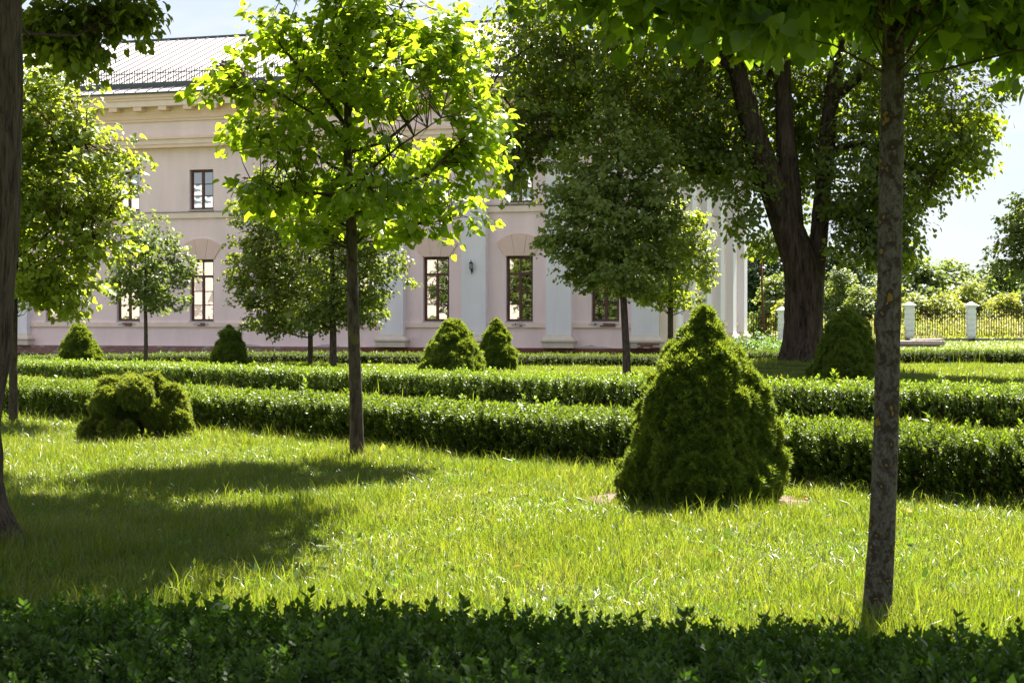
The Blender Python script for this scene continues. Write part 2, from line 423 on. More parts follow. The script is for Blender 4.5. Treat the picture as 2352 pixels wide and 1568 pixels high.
mb.add([(-FL, 0, -.6), (-FL, SL, -.6), (-FL, SL, ZT), (-FL, 0, ZT)], [(0, 1, 2, 3)])
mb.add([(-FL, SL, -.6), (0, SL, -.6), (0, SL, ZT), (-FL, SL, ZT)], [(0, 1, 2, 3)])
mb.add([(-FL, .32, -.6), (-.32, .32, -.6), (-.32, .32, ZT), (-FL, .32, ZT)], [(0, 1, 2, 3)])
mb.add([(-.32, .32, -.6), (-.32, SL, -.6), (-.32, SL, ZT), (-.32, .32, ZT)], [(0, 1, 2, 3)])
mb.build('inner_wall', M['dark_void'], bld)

# windows: frame, panes, sill
def win_frame(w, z0, z1, rows, transom):
    mb = MB()
    T = .085
    mb.box(-w / 2, -w / 2 + T, -.05, .05, z0, z1); mb.box(w / 2 - T, w / 2, -.05, .05, z0, z1)
    mb.box(-w / 2 + T, w / 2 - T, -.05, .05, z0, z0 + T); mb.box(-w / 2 + T, w / 2 - T, -.05, .05, z1 - T, z1)
    zt = z1 - (z1 - z0) * .265 if transom else None
    cz = zt - .055 if transom else z1 - T
    mb.box(-.06, .06, -.045, .045, z0 + T, cz)
    panes = []
    if transom:
        mb.box(-w / 2 + T, w / 2 - T, -.055, .055, zt - .055, zt + .055)
        mb.box(-.03, .03, -.035, .035, zt + .055, z1 - T)
        panes += [(-w / 2 + T, -.03, zt + .055, z1 - T), (.03, w / 2 - T, zt + .055, z1 - T)]
    h = (cz - z0 - T) / rows
    for r in range(rows):
        for sx in (-1, 1):
            xa, xb = (.06, w / 2 - T) if sx > 0 else (-w / 2 + T, -.06)
            za, zb = z0 + T + r * h, z0 + T + (r + 1) * h
            if r:
                mb.box(xa, xb, -.03, .03, za - .022, za + .022)
            panes.append((xa, xb, za + (.022 if r else 0), zb - (.022 if r < rows - 1 else 0)))
    return mb.mesh('frame', M['wood']), panes
FR = {0: win_frame(WW - .04, LZ[0] + .02, LZ[1] - .03, 3, True), 1: win_frame(WW - .04, UZ[0] + .02, UZ[1] - .03, 3, False)}
PANES = {}
for k in FR:
    PANES[k] = []
    for xa, xb, za, zb in FR[k][1]:
        mb = MB(); mb.box(-(xb - xa) / 2, (xb - xa) / 2, -.006, .006, -(zb - za) / 2, (zb - za) / 2)
        PANES[k].append((mb.mesh('pane', M['glass']), ((xa + xb) / 2, 0, (za + zb) / 2)))
mb = MB(); mb.box(-WW / 2 - .02, WW / 2 + .02, -.24, .2, -.05, .012); SILL = mb.mesh('sill', M['peel'])
def place_window(f, c, k):
    p = f(c, -.2, 0)
    wroot = empty('window', p, 0 if f is fF else R(90), bld)
    link('frame', FR[k][0], wroot)
    for me, loc in PANES[k]:
        o = link('pane', me, wroot, loc)
        o.rotation_euler = (R(random.uniform(-.5, .5)), 0, R(random.uniform(-.7, .7)))
    z0 = (LZ, UZ)[k][0]
    link('sill', SILL, wroot, (0, -.02, z0))
for c in winF:
    for k in (0, 1): place_window(fF, c, k)
for c in winS:
    for k in (0, 1): place_window(fS, c, k)

# voussoir lintels over the lower windows
def lintel(f, c):
    root = empty('lintel', (0, 0, 0), 0, bld)
    O = (0, 4.18)
    R1 = 1.06
    xs = [(-.62, 0), (-.2, 0), (.2, 0), (.62, 0)]
    top = []
    cx, cz0, rad = 0, 3.9, 1.27                             # outer arc
    def arc(x): return 4.2 + .93 * math.sqrt(max(0, 1 - (x / 1.22) ** 2)) * .99
    ends = [(-.98, 4.74), (-.34, arc(-.34)), (.34, arc(.34)), (.98, 4.74)]
    for i in range(3):
        g = .006
        a0, a1 = xs[i][0] + g, xs[i + 1][0] - g
        b0, b1 = ends[i][0] + g, ends[i + 1][0] - g
        poly = [(a0, 4.2), (a1, 4.2), (b1, ends[i + 1][1])]
        for t in (.8, .6, .4, .2):
            x = b0 + (b1 - b0) * t
            poly.append((x, arc(x) if i == 1 else max(arc(x), ends[0][1] if i == 0 else ends[3][1])))
        poly.append((b0, ends[i][1]))
        mb = MB(); mb.prism([(c + x, z) for x, z in poly], f, -.01, .06)
        mb.build('voussoir', M['voussoir'], root, fix=True)
for c in winF: lintel(fF, c)
for c in winS: lintel(fS, c)

# pilasters with moulded bases
def pilaster(f, s, w=1.04, o=.35, ztop=9.15):
    mb = MB()
    fbox(mb, f, s - w / 2, s + w / 2, -.01, o, .9, ztop)
    p = mb.build('pilaster', M['plaster_white'], bld, fix=True)
    mb = MB()
    b = .17
    lv = [(.9, 0), (.83, .03), (.76, .09), (.7, .19), (.62, .2), (.58, .14)]
    for (z1, e1), (z0, e0) in zip(lv, lv[1:]):
        mb.hexa([f(s - w / 2 - e0, -.01, z0), f(s + w / 2 + e0, -.01, z0), f(s + w / 2 + e0, o + e0, z0), f(s - w / 2 - e0, o + e0, z0),
                 f(s - w / 2 - e1, -.01, z1), f(s + w / 2 + e1, -.01, z1), f(s + w / 2 + e1, o + e1, z1), f(s - w / 2 - e1, o + e1, z1)])
    fbox(mb, f, s - w / 2 - .14, s + w / 2 + .14, -.01, o + .14, .365, .58)
    mb.build('pilaster_base', M['stone_base'], p, fix=True)
for s in (.92, 4.56, 8.24, 11.92, 30.3, 34.0): pilaster(fF, s, 1.06 if s > 1 else 1.14)
for s in (.55, 3.7, 7.25, 10.85, 14.5, 18.0): pilaster(fS, s, 1.0)
mb = MB(); fbox(mb, fF, -.34, .34, -.3, .2, .37, 9.15); mb.build('corner_block', M['plaster_beige'], bld, fix=True)

def bands(f, L, e=0):
    for nm, z0, z1, o, m in (('sill_band', 1.2, 1.4, .09, 'plaster_beige'), ('storey_band', 6.02, 6.28, .11, 'plaster_beige'),
                             ('architrave', 9.15, 9.3, .38, 'plaster_peach'), ('architrave', 9.3, 9.52, .42, 'plaster_beige'), ('architrave', 9.52, 9.63, .5, 'plaster_peach'),
                             ('frieze', 9.63, 10.3, .37, 'plaster_pink'), ('bed_mould', 10.3, 10.42, .46, 'plaster_peach'), ('bed_mould', 10.42, 10.62, .5, 'plaster_peach'),
                             ('cornice', 10.62, 10.92, .52, 'plaster_peach'), ('cornice', 10.92, 11.18, .98, 'plaster_beige'), ('cornice', 11.18, 11.3, 1.04, 'plaster_peach'), ('cornice', 11.3, 11.44, 1.1, 'plaster_peach')):
        mb = MB()
        a = -(o + .002) if (z0 > 9 and f is fF) else 0.0
        fbox(mb, f, a, L, -.02, o, z0 + .001, z1)
        mb.build(nm, M[m], bld, fix=True)
    mb = MB(); fbox(mb, f, 0, L, 0, .14, 6.28, 6.305); mb.build('metal_flashing', M['gutter'], bld, fix=True)
bands(fF, FL); bands(fS, SL)
mb = MB(); fbox(mb, fF, 0, .34, .5, .86, 10.7, 10.92); 
MOD = MB(); MOD.box(-.2, .2, -.94, -.5, 10.74, 10.92); MODM = MOD.mesh('modillion', M['plaster_peach'])
s = .4
while s < 36:
    link('modillion', MODM, bld, (-s, 0, 0)); s += BAY / 3
s = .8
while s < SL:
    o = link('modillion', MODM, bld, (0, s, 0)); o.rotation_euler = (0, 0, R(90)); s += 1.2

# brick plinth: courses of single bricks, joined; mortar behind
def brickwork(f, s0, s1, z0, courses, o, mat, seed, skip=0.0, parent=None, ch=.075):
    rg = random.Random(seed)
    mb = MB()
    for c in range(courses):
        s = s0 + (0 if c % 2 else .13)
        if c % 2 == 0:
            fbox(mb, f, s0, s0 + .12, .0, o + rg.uniform(-.012, .012), z0 + c * ch, z0 + (c + 1) * ch - .012)
        while s < s1 - .02:
            e = min(s + .25, s1)
            if rg.random() > skip:
                fbox(mb, f, s, e, 0, o + rg.uniform(-.015, .015), z0 + c * ch, z0 + (c + 1) * ch - .012)
            s += .262
    ob = mb.build('brickwork', mat, parent or bld, fix=True); props(ob, kind='stuff'); return ob
brickwork(fF, -.34, 13.9, -.02, 5, .2, M['brick'], 1)
brickwork(fF, 13.9, 36, -.02, 5, .2, M['brick_lime'], 2, .12)
brickwork(fS, 0, SL, -.02, 5, .2, M['brick'], 3)
mb = MB(); fbox(mb, fF, -.3, FL, -.2, .17, -.6, .358); fbox(mb, fS, 0, SL, -.2, .171, -.6, .357); mb.build('plinth_mortar', M['mortar'], bld, fix=True)
mb = MB(); fbox(mb, fF, -.34, FL, -.2, .24, -.7, -.12); mb.build('foundation_course', M['old_stone'], bld, fix=True)
for s in (14.6, 18.0, 21.4, 25.2, 28.6):
    mb = MB(); fbox(mb, fF, s, s + 2.1, -.05, .245, -.13, -.04); mb.build('basement_slot', M['dark_void'], bld, fix=True)  # solid strip; the slot's inner darkness is put into its colour
# bare brick where the plaster has fallen off below sills and at the corner base
for s, w, sd in ((2.66, .9, 5), (24.74, .5, 6), (21.06, .45, 7), (6.34, .3, 8)):
    mb = MB(); rg = random.Random(sd)
    n = 14; poly = []
    for i in range(n):
        a = 2 * math.pi * i / n
        poly.append((s + math.cos(a) * (w / 2 + .22) * rg.uniform(.85, 1.1), 1.31 + math.sin(a) * .1 * rg.uniform(.8, 1.05)))
    mb.prism(poly, fF, .0, .094); mb.build('peeled_patch', M['peel'], bld, fix=True)
    brickwork(fF, s - w / 2, s + w / 2, 1.235, 2, .104, M['brick'], sd, .15)
mb = MB(); fbox(mb, fF, .24, 1.6, .0, .505, .375, .55); mb.build('peeled_patch', M['peel'], bld, fix=True)
brickwork(fF, .3, 1.55, .37, 3, .517, M['brick'], 9, .25, ch=.068)
rg = random.Random(4)
for s, w in ((3.1, 1.6), (7.0, .7), (9.6, .9), (4.2, .5), (15, 1.2), (19, 1.8)):
    n = 12; mb = MB()
    poly = [(s - w / 2, .36)] + [(s - w / 2 + w * i / n, .37 + .12 * math.sin(math.pi * i / n) * rg.uniform(.4, 1.1)) for i in range(1, n)] + [(s + w / 2, .36)]
    mb.prism(poly, fF, 0, .012); mb.build('peeled_patch', M['peel'], bld, fix=True)

# roof: standing-seam panels, one by one; eave sheet, gutter, snow guard, dormers
EZ, EO, RZ = 11.56, .95, 15.75
RY = SL / 2
def roofpt(y):      # height of the front slope at local y
    return EZ + (RZ - EZ) * (y + EO) / (RY + EO)
PW = .55
slope = math.atan2(RZ - EZ, RY + EO); SLEN = math.hypot(RZ - EZ, RY + EO)
HIP = RY + EO                                               # hip at the right end
def panel_mesh(length, nm='roof_panel'):
    mb = MB(); mb.box(0, PW - .006, 0, length, -.02, 0); return mb.mesh(nm, M['roof_metal'])
mbs = MB(); mbs.box(-.018, .018, 0, SLEN, 0, .05); SEAM = mbs.mesh('roof_seam', M['seam'])
PAN = panel_mesh(SLEN)
n = int((FL + EO) / PW)
for i in range(n):
    x1 = EO - i * PW                                        # right edge
    x0 = x1 - PW
    dist = EO - x0
    if dist < HIP:
        ln = SLEN * max(dist - PW / 2, .3) / HIP
        me = panel_mesh(ln)
        ms = MB(); ms.box(-.018, .018, 0, ln, 0, .05); sm = ms.mesh('roof_seam', M['seam'])
    else: me, sm = PAN, SEAM
    p = link('roof_panel', me, bld, (x0, -EO, EZ + random.uniform(-.004, .004))); p.rotation_euler = (slope, 0, 0)
    link('roof_seam', sm, p, (0, 0, 0))
mb = MB()                                                   # hip end and back slope
mb.add([(EO, -EO, EZ - .03), (EO, SL + EO, EZ - .03), (EO - HIP, RY, RZ - .03)], [(0, 1, 2)])
mb.add([(EO, SL + EO, EZ - .03), (-FL, SL + EO, EZ - .03), (-FL, RY, RZ - .03), (EO - HIP, RY, RZ - .03)], [(0, 1, 2, 3)])
mb.add([(EO, -EO, EZ - .04), (-FL, -EO, EZ - .04), (-FL, SL + EO, EZ - .04), (EO, SL + EO, EZ - .04)], [(0, 1, 2, 3)])
mb.build('roof_hip', M['roof_metal'], bld)
mb = MB(); mb.box(-FL, EO - HIP, RY - .12, RY + .12, RZ - .02, RZ + .07); mb.build('ridge_cap', M['gutter'], bld)
mb = MB(); mb.box(-FL, EO + .22, -EO - .24, -EO + .05, EZ - .12, EZ - .055); mb.box(EO - .05, EO + .22, -EO + .05, SL + EO, EZ - .12, EZ - .055)
mb.build('eave_edge', M['gutter'], bld)
mb = MB()                                                   # upstand that keeps the meltwater: dark strip a little up the slope
y0 = -.25
mb.hexa([(-FL, y0, roofpt(y0)), (EO - 1, y0, roofpt(y0)), (EO - 1, y0 + .06, roofpt(y0)), (-FL, y0 + .06, roofpt(y0)),
         (-FL, y0 - .02, roofpt(y0) + .23), (EO - 1, y0 - .02, roofpt(y0) + .23), (EO - 1, y0 + .04, roofpt(y0) + .23), (-FL, y0 + .04, roofpt(y0) + .23)])
mb.build('gutter', M['gutter'], bld)
GZ = roofpt(.1)
sg = empty('snow_guard', (0, .1, GZ), 0, bld)
mb = MB(); mb.box(-36, -1.5, -.016, .016, .115, .15); mb.box(-36, -1.5, -.016, .016, .545, .58); mb.build('rail', M['iron_dark'], sg)
mb = MB(); mb.box(-.014, .014, -.014, .014, 0, .72); mb.add([(-.02, 0, .72), (.02, 0, .72), (0, 0, .82)], [(0, 1, 2)]); mb.box(-.02, .02, -.02, .02, .3, .36)
BAR = mb.mesh('bar', M['iron_dark'])
mb = MB(); mb.tube([(0, .02, .6), (0, .75, .33)], [.012, .012], 4); BRACE = mb.mesh('brace', M['iron_dark'])
s = 2.0
i = 0
while s < 32:
    link('bar', BAR, sg, (-s, 0, 0))
    if i % 5 == 0: link('brace', BRACE, sg, (-s, 0, 0))
    s += .125 if s < 16 and s > 8 else .13; i += 1
def dormer(s):
    yb = .55
    z = roofpt(yb)
    root = empty('dormer', (-s, yb, z), 0, bld)
    mb = MB(); n = 16; W2, H2, DP = 1.02, 1.12, 3.0
    V = []; F = []
    for k, y in enumerate((0, DP)):
        for i in range(n + 1):
            a = math.pi * i / n
            V.append((W2 * math.cos(a), y, H2 * math.sin(a) - .3))
    for i in range(n): F.append((i, i + 1, n + 1 + i + 1, n + 1 + i))
    F.append(tuple(range(n + 1)))
    mb.add(V, F); mb.build('dormer_hood', M['dormer'], root, fix=True)
    sc = MB(); sc.add([(-.075, -.02, .1), (.075, -.02, .1), (.075, -.045, -.02), (0, -.05, -.09), (-.075, -.045, -.02)], [(0, 1, 2, 3, 4)])
    sm = sc.mesh('scale_tile', M['dormer'])
    for r in range(8):
        zz = -.15 + r * .15
        hw = W2 * math.sqrt(max(0, 1 - ((zz + .3) / H2) ** 2)) - .08
        k = int(hw / .08)
        for q in range(-k, k + 1):
            if (q + r) % 2 == 0: link('scale_tile', sm, root, (q * .08, 0, zz))
for s in (9.4, 20.1): dormer(s)

# wall lanterns on the pilasters
def lantern(loc, rz, label):
    root = empty('wall_lantern', loc, rz); root.scale = (.6, .6, .6)
    props(root, label, 'lantern', 'iron wall lanterns on the palace')
    mb = MB(); mb.box(-.06, .06, -.03, 0, -.3, -.02); mb.tube([(0, -.02, -.22), (0, -.12, -.3), (0, -.22, -.24), (0, -.25, -.1)], [.028, .03, .03, .025], 6)
    mb.lathe([(.02, -.42), (.035, -.36), (.02, -.3)], 8, (0, -.1, 0)); mb.build('bracket', M['lantern_iron'], root)
    mb = MB(); mb.lathe([(.05, -.12), (.13, -.07), (.13, -.04)], 10, (0, -.25, 0))
    for i in range(8):
        a = 2 * math.pi * i / 8; x, y = .122 * math.cos(a), -.25 + .122 * math.sin(a)
        mb.box(x - .009, x + .009, y - .009, y + .009, -.04, .3)
    for z in (.07, .19): mb.lathe([(.122, z - .012), (.132, z - .012), (.132, z + .012), (.122, z + .012)], 10, (0, -.25, 0))
    mb.build('cage', M['lantern_iron'], root)
    mb = MB(); mb.lathe([(.1, -.04), (.1, .3)], 10, (0, -.25, 0)); mb.build('lamp_glass', M['lantern_glass'], root)
    mb = MB(); mb.lathe([(.16, .3), (.15, .34), (.08, .41), (.05, .43), (.045, .47), (.02, .5), (.025, .54), (.0, .6)], 10, (0, -.25, 0)); mb.build('cap', M['lantern_iron'], root)
def bworld(p): return C0 + Matrix.Rotation(-TH, 3, 'Z') @ Vector(p)
lantern(bworld((-8.3, -.352, 3.68)), -TH, 'black iron wall lantern on the white pilaster between the two clear lower windows')
lantern(bworld((-12.0, -.352, 3.68)), -TH, 'black wall lantern half hidden by autumn-tipped leaves on its pilaster')
lantern(bworld((.352, 7.5, 3.62)), R(90) - TH, 'black wall lantern seen in profile on the sunlit side wall')

# the other wing of the palace, behind the viewer: seen only mirrored in the window panes
wing = empty('palace_wing', (-128, -32, 0), -TH)
props(wing, 'sunlit cream palace wing mirrored in the window panes', 'building')
mb = MB(); mb.box(-60, 60, -14, 0, -.5, 13.5); mb.build('wall', M['plaster_beige'], wing)
mb = MB(); mb.hexa([(-61, -15, 13.5), (61, -15, 13.5), (61, 1, 13.5), (-61, 1, 13.5), (-54, -8, 18), (54, -8, 18), (54, -6, 18), (-54, -6, 18)]); mb.build('roof', M['roof_metal'], wing)
mb = MB(); mb.box(-.8, .8, -.02, .04, 0, 2.6); WG = mb.mesh('window', M['mortar'])
for k in range(-14, 15):
    for z in (2, 7): link('window', WG, wing, (k * 4.0, 0, z))

# ------------------------------------------------------------------ plants: numpy tools
def norm(v): return v / np.maximum(np.linalg.norm(v, axis=-1, keepdims=True), 1e-9)
HEART_V = np.array([(.04, 0, 0), (-.06, .26, .05), (.2, .46, .09), (.62, .33, .05), (1.05, 0, -.1), (.62, -.33, .05), (.2, -.46, .09), (-.06, -.26, .05), (.45, 0, -.02)])
HEART_F = np.array([(0, 8, 2, 1), (8, 4, 3, 2), (0, 7, 6, 8), (8, 6, 5, 4)])
ROUND_V = HEART_V * np.array([.9, 1.12, 1.0])
DIA_V = np.array([(0, 0, 0), (.42, .42, .08), (1, 0, -.06), (.42, -.42, .08)])
DIA_F = np.array([(0, 2, 1), (0, 3, 2)])
LANCE_V = np.array([(0, 0, 0), (.4, .25, .04), (1, 0, -.03), (.4, -.25, .04)])

def leaf_arrays(pos, tip, nor, size, TV, TF, rnd):
    t = norm(tip); s = norm(np.cross(nor, t)); n = np.cross(t, s)
    N, k = len(pos), len(TV)
    sz = size[:, None, None]
    V = pos[:, None, :] + sz * (TV[None, :, 0, None] * t[:, None, :] + TV[None, :, 1, None] * s[:, None, :] + TV[None, :, 2, None] * n[:, None, :])
    F = (TF[None] + (np.arange(N) * k)[:, None, None]).reshape(-1, TF.shape[1])
    return V.reshape(-1, 3), F, np.repeat(rnd, k)

def leaf_matrices(pos, tip, nor, size):
    t = norm(tip); s = norm(np.cross(nor, t)); n = np.cross(t, s)
    out = []
    for i in range(len(pos)):
        m = Matrix.Identity(4)
        for a, v in enumerate((t[i], s[i], n[i])):
            for b in range(3): m[b][a] = v[b] * size[i]
        m[0][3], m[1][3], m[2][3] = pos[i]
        out.append(m)
    return out

def sample_blobs(blobs, n, rg, edge=.5):
    """points in ellipsoids, gathered towards their skins"""
    B = np.array([b[:6] for b in blobs], float)
    w = (B[:, 3] * B[:, 4] + B[:, 4] * B[:, 5] + B[:, 3] * B[:, 5])
    w = w * np.array([b[6] if len(b) > 6 else 1.0 for b in blobs]); w /= w.sum()
    k = rg.choice(len(B), n, p=w)
    d = norm(rg.normal(size=(n, 3)))
    r = rg.random(n) ** (edge / 1.5)
    return B[k, :3] + d * r[:, None] * B[k, 3:6], d

def foliage_on_tips(tips, out, per, tw, size, rg, droop=.6, sizevar=.25):
    """a short leafy twig at every tip"""
    n = len(tips)
    idx = np.repeat(np.arange(n), per)
    N = len(idx)
    t = rg.random(N) - .45
    o = norm(out + rg.normal(size=out.shape) * .35); o[:, 2] *= .6; o = norm(o)
    side = norm(np.cross(o, np.array([0, 0, 1.0])) + 1e-6)
    sg = rg.choice([-1.0, 1.0], N)
    pos = tips[idx] + o[idx] * (t * tw)[:, None] + side[idx] * (sg * rg.random(N) * tw * .38)[:, None]
    pos[:, 2] += -np.abs(t) * tw * .25 * droop + rg.normal(size=N) * tw * .12
    tip = o[idx] * .55 + side[idx] * (sg * .75)[:, None] + rg.normal(size=(N, 3)) * .4
    tip[:, 2] -= droop
    nor = np.array([0, 0, 1.0]) + out[idx] * .45 + rg.normal(size=(N, 3)) * .5
    sz = size * (1 + rg.normal(size=N) * sizevar).clip(.45, 1.6)
    return pos, tip, nor, sz

def tree(name, label, base, trunk, trad, limbs, blobs, ntips, per, tw, leaf, TV, TF, lmat, bmat, seed, group='trees of the garden', cat='tree', droop=.6,
         nleafobj=0, twigs=True, trunk_n=12, edge=.5, clump=None, limb_r=.35, keep=None, rndfix=None, crown_name='crown', flare=None, trunk_wob=0.0, limb_z=0.0, extra=0):
    """trunk: list of points rel. to base; limbs: explicit (points, radii) list or an int; blobs rel. to base"""
    rg = np.random.default_rng(seed)
    root = empty(name, base); props(root, label, cat, group)
    T = [Vector(p) for p in trunk]
    # smooth trunk
    tp, tr = [], []
    for i in range(len(T) - 1):
        m = max(2, int((T[i + 1] - T[i]).length / .18)) if trunk_wob else 5
        for k in range(m):
            f = k / m
            tp.append(T[i].lerp(T[i + 1], f)); tr.append(trad[i] * (1 - f) + trad[i + 1] * f)
    tp.append(T[-1]); tr.append(trad[-1])
    mb = MB()
    mb.tube(tp, tr, trunk_n, trunk_wob, random.Random(seed))
    if flare:
        # root flare: lobes
        V = mb.V
        for i, v in enumerate(V):
            if v[2] < flare[1]:
                k = (1 - v[2] / flare[1]) ** 2 if v[2] > 0 else 1
                a = math.atan2(v[1] - T[0].y, v[0] - T[0].x)
                g = 1 + flare[0] * k * (1 + .35 * math.sin(5 * a + seed) + .2 * math.sin(9 * a))
                V[i] = (T[0].x + (v[0] - T[0].x) * g, T[0].y + (v[1] - T[0].y) * g, v[2])
    mb.build('trunk', bmat, root, smooth=True)
    hminx = min(b[2] - b[5] for b in blobs)
    # crown tips
    tips, out = sample_blobs(blobs, ntips, rg, edge)
    if clump:                                               # leave holes: drop tips where a coarse field is low
        f = np.zeros(len(tips))
        for _ in range(7):
            kx = rg.normal(size=3) * clump[0]; f += np.sin(tips @ kx + rg.random() * 6.28)
        m = f > clump[1]; tips, out = tips[m], out[m]
    if keep is not None:
        m = keep(tips); tips, out = tips[m], out[m]
    tz = np.array([tuple(p) for p in tp]); trr = np.array(tr)
    nodes = [tz]; 
    limb_objs = []
    if isinstance(limbs, int):
        L = []
        hmin = min(b[2] - b[5] for b in blobs); 
        order = rg.choice(len(tips), min(limbs, len(tips)), replace=False)
        for q in order:
            e = tips[q]
            hd = np.linalg.norm(e[:2] - tz[:, :2].mean(0))
            za = max(e[2] - hd * rg.uniform(.35, .8), min(hmin, tz[-1, 2] - .1), limb_z + rg.uniform(0, 1.0) if limb_z else 0)
            j = int(np.argmin(np.abs(tz[:, 2] - za)))
            a = tz[j]
            mid = (a + e) / 2 + np.array([0, 0, -.06 * hd]) + rg.normal(size=3) * .04 * hd
            ts = np.linspace(0, 1, 7)[:, None]
            P = (1 - ts) ** 2 * a + 2 * ts * (1 - ts) * mid + ts ** 2 * e
            P[1:-1] += rg.normal(size=(5, 3)) * .012 * hd
            r0 = min(trr[j] * limb_r, .012 + .012 * hd) if limb_r < 1 else trr[j] * .5
            L.append((P, np.linspace(r0, r0 * .25, 7)))
        limbs = L
    for P, rr in limbs:
        P = np.asarray(P, float); 
        # resample for attachment
        seg = np.concatenate([P[:-1] + (P[1:] - P[:-1]) * f for f in (0, .33, .66)] + [P[-1:]])
        nodes.append(seg)
        mb = MB(); mb.tube([tuple(p) for p in P], list(rr), 8 if rr[0] > .1 else 5); mb.build('branch', bmat, root, smooth=True)
    NP = np.concatenate(nodes)
    for q in (rg.choice(len(tips), min(extra, len(tips)), replace=False) if extra else []):
        e = tips[q]; dd = np.linalg.norm(NP - e + np.array([0, 0, .5]), axis=1); dd = np.where(NP[:, 2] < hminx, 99, dd) * rg.uniform(1, 1.9, len(NP))
        a = NP[dd.argmin()]; hd = np.linalg.norm(e - a)
        ts = np.linspace(0, 1, 6)[:, None]; mid = (a + e) / 2 + rg.normal(size=3) * .12 * hd
        P = (1 - ts) ** 2 * a + 2 * ts * (1 - ts) * mid + ts ** 2 * e
        mb = MB(); mb.tube([tuple(p) for p in P], list(np.linspace(.02 + .012 * hd, .01, 6)), 5); mb.build('branch', bmat, root, smooth=True)
        NP = np.concatenate([NP, np.concatenate([P[:-1], (P[:-1] + P[1:]) / 2, P[-1:]])])
    if len(NP) > 60: NP = NP[rg.choice(len(NP), min(len(NP), 500), replace=False)]
    # attach
    att = np.empty_like(tips)
    for i in range(0, len(tips), 1000):
        dd = np.linalg.norm(tips[i:i + 1000, None] - NP[None] + np.array([0, 0, -.15]), axis=2) * rg.uniform(1, 1.7, (len(tips[i:i + 1000]), len(NP)))
        att[i:i + 1000] = NP[dd.argmin(1)]
    if twigs:
        # thin three-sided twigs, all in one part
        n = len(tips); tsn = 3
        ln = np.linalg.norm(tips - att, axis=1, keepdims=True); att2 = tips + (att - tips) * np.minimum(1, .8 / np.maximum(ln, 1e-6))
        mid = (att2 + tips) / 2 + rg.normal(size=tips.shape) * .05
        P = np.stack([att2, mid, tips], 1)                    # n,3,3
        d = norm(tips - att + 1e-5); u = norm(np.cross(d, rg.normal(size=(n, 3)))); v = np.cross(d, u)
        rad = np.array([.006, .004, .002]) * (1 + .5 * np.linalg.norm(tips - att, axis=1).clip(0, 2))[:, None]
        ang = np.arange(3) * 2 * math.pi / 3
        ring = u[:, None, None] * np.cos(ang)[None, None, :, None] + v[:, None, None] * np.sin(ang)[None, None, :, None]
        VV = (P[:, :, None, :] + ring * rad[:, :, None, None]).reshape(-1, 3)
        f = []
        for k in range(2):
            for i in range(3):
                j = (i + 1) % 3
                f.append((k * 3 + i, k * 3 + j, k * 3 + 3 + j, k * 3 + 3 + i))
        FF = (np.array(f)[None] + (np.arange(n) * 9)[:, None, None]).reshape(-1, 4)
        props(link('twigs', np_mesh('twigs', VV, FF, M['twig']), root), kind='stuff')
    o2 = norm(tips - att + out * .3)
    pos, tip, nor, sz = foliage_on_tips(tips, o2, per, tw, leaf, rg, droop)
    rnd = rg.random(len(pos)) * .7 + np.repeat(rg.random(len(tips)), per) * .3
    if rndfix is not None: rnd = rndfix(pos, rnd)
    if nleafobj:
        wp = pos + np.array(base)
        q = np.stack([wp[:, 0] / wp[:, 1] * FPX, (wp[:, 2] - EYE) / wp[:, 1] * FPX], 1)
        infr = (np.abs(q[:, 0]) < 1190) & (q[:, 1] < 745) & (q[:, 1] > -850)
        sc = np.where(infr, np.linalg.norm(wp - np.array([0, 0, EYE]), axis=1), 1e9)
        od = np.argsort(sc)[:nleafobj]; od = od[sc[od] < 1e8]
        lm = []
        for k in range(5):
            vv = TV.copy(); vv[:, 2] *= (.6, 1, 1.6, 2.2, -.8)[k]
            lm.append(np_mesh('leaf', vv, TF, lmat, np.full(len(vv), .1 + .2 * k)))
        for i, m in zip(od, leaf_matrices(pos[od], tip[od], nor[od], sz[od])):
            lo = link('leaf', lm[int(rnd[i] * 4.99)], root); lo.matrix_local = m
        mk = np.ones(len(pos), bool); mk[od] = False
        pos, tip, nor, sz, rnd = pos[mk], tip[mk], nor[mk], sz[mk], rnd[mk]
    V, F, rv = leaf_arrays(pos, tip, nor, sz, TV, TF, rnd)
    cr = link(crown_name, np_mesh(crown_name, V, F, lmat, rv), root)
    props(cr, kind='stuff')
    return root

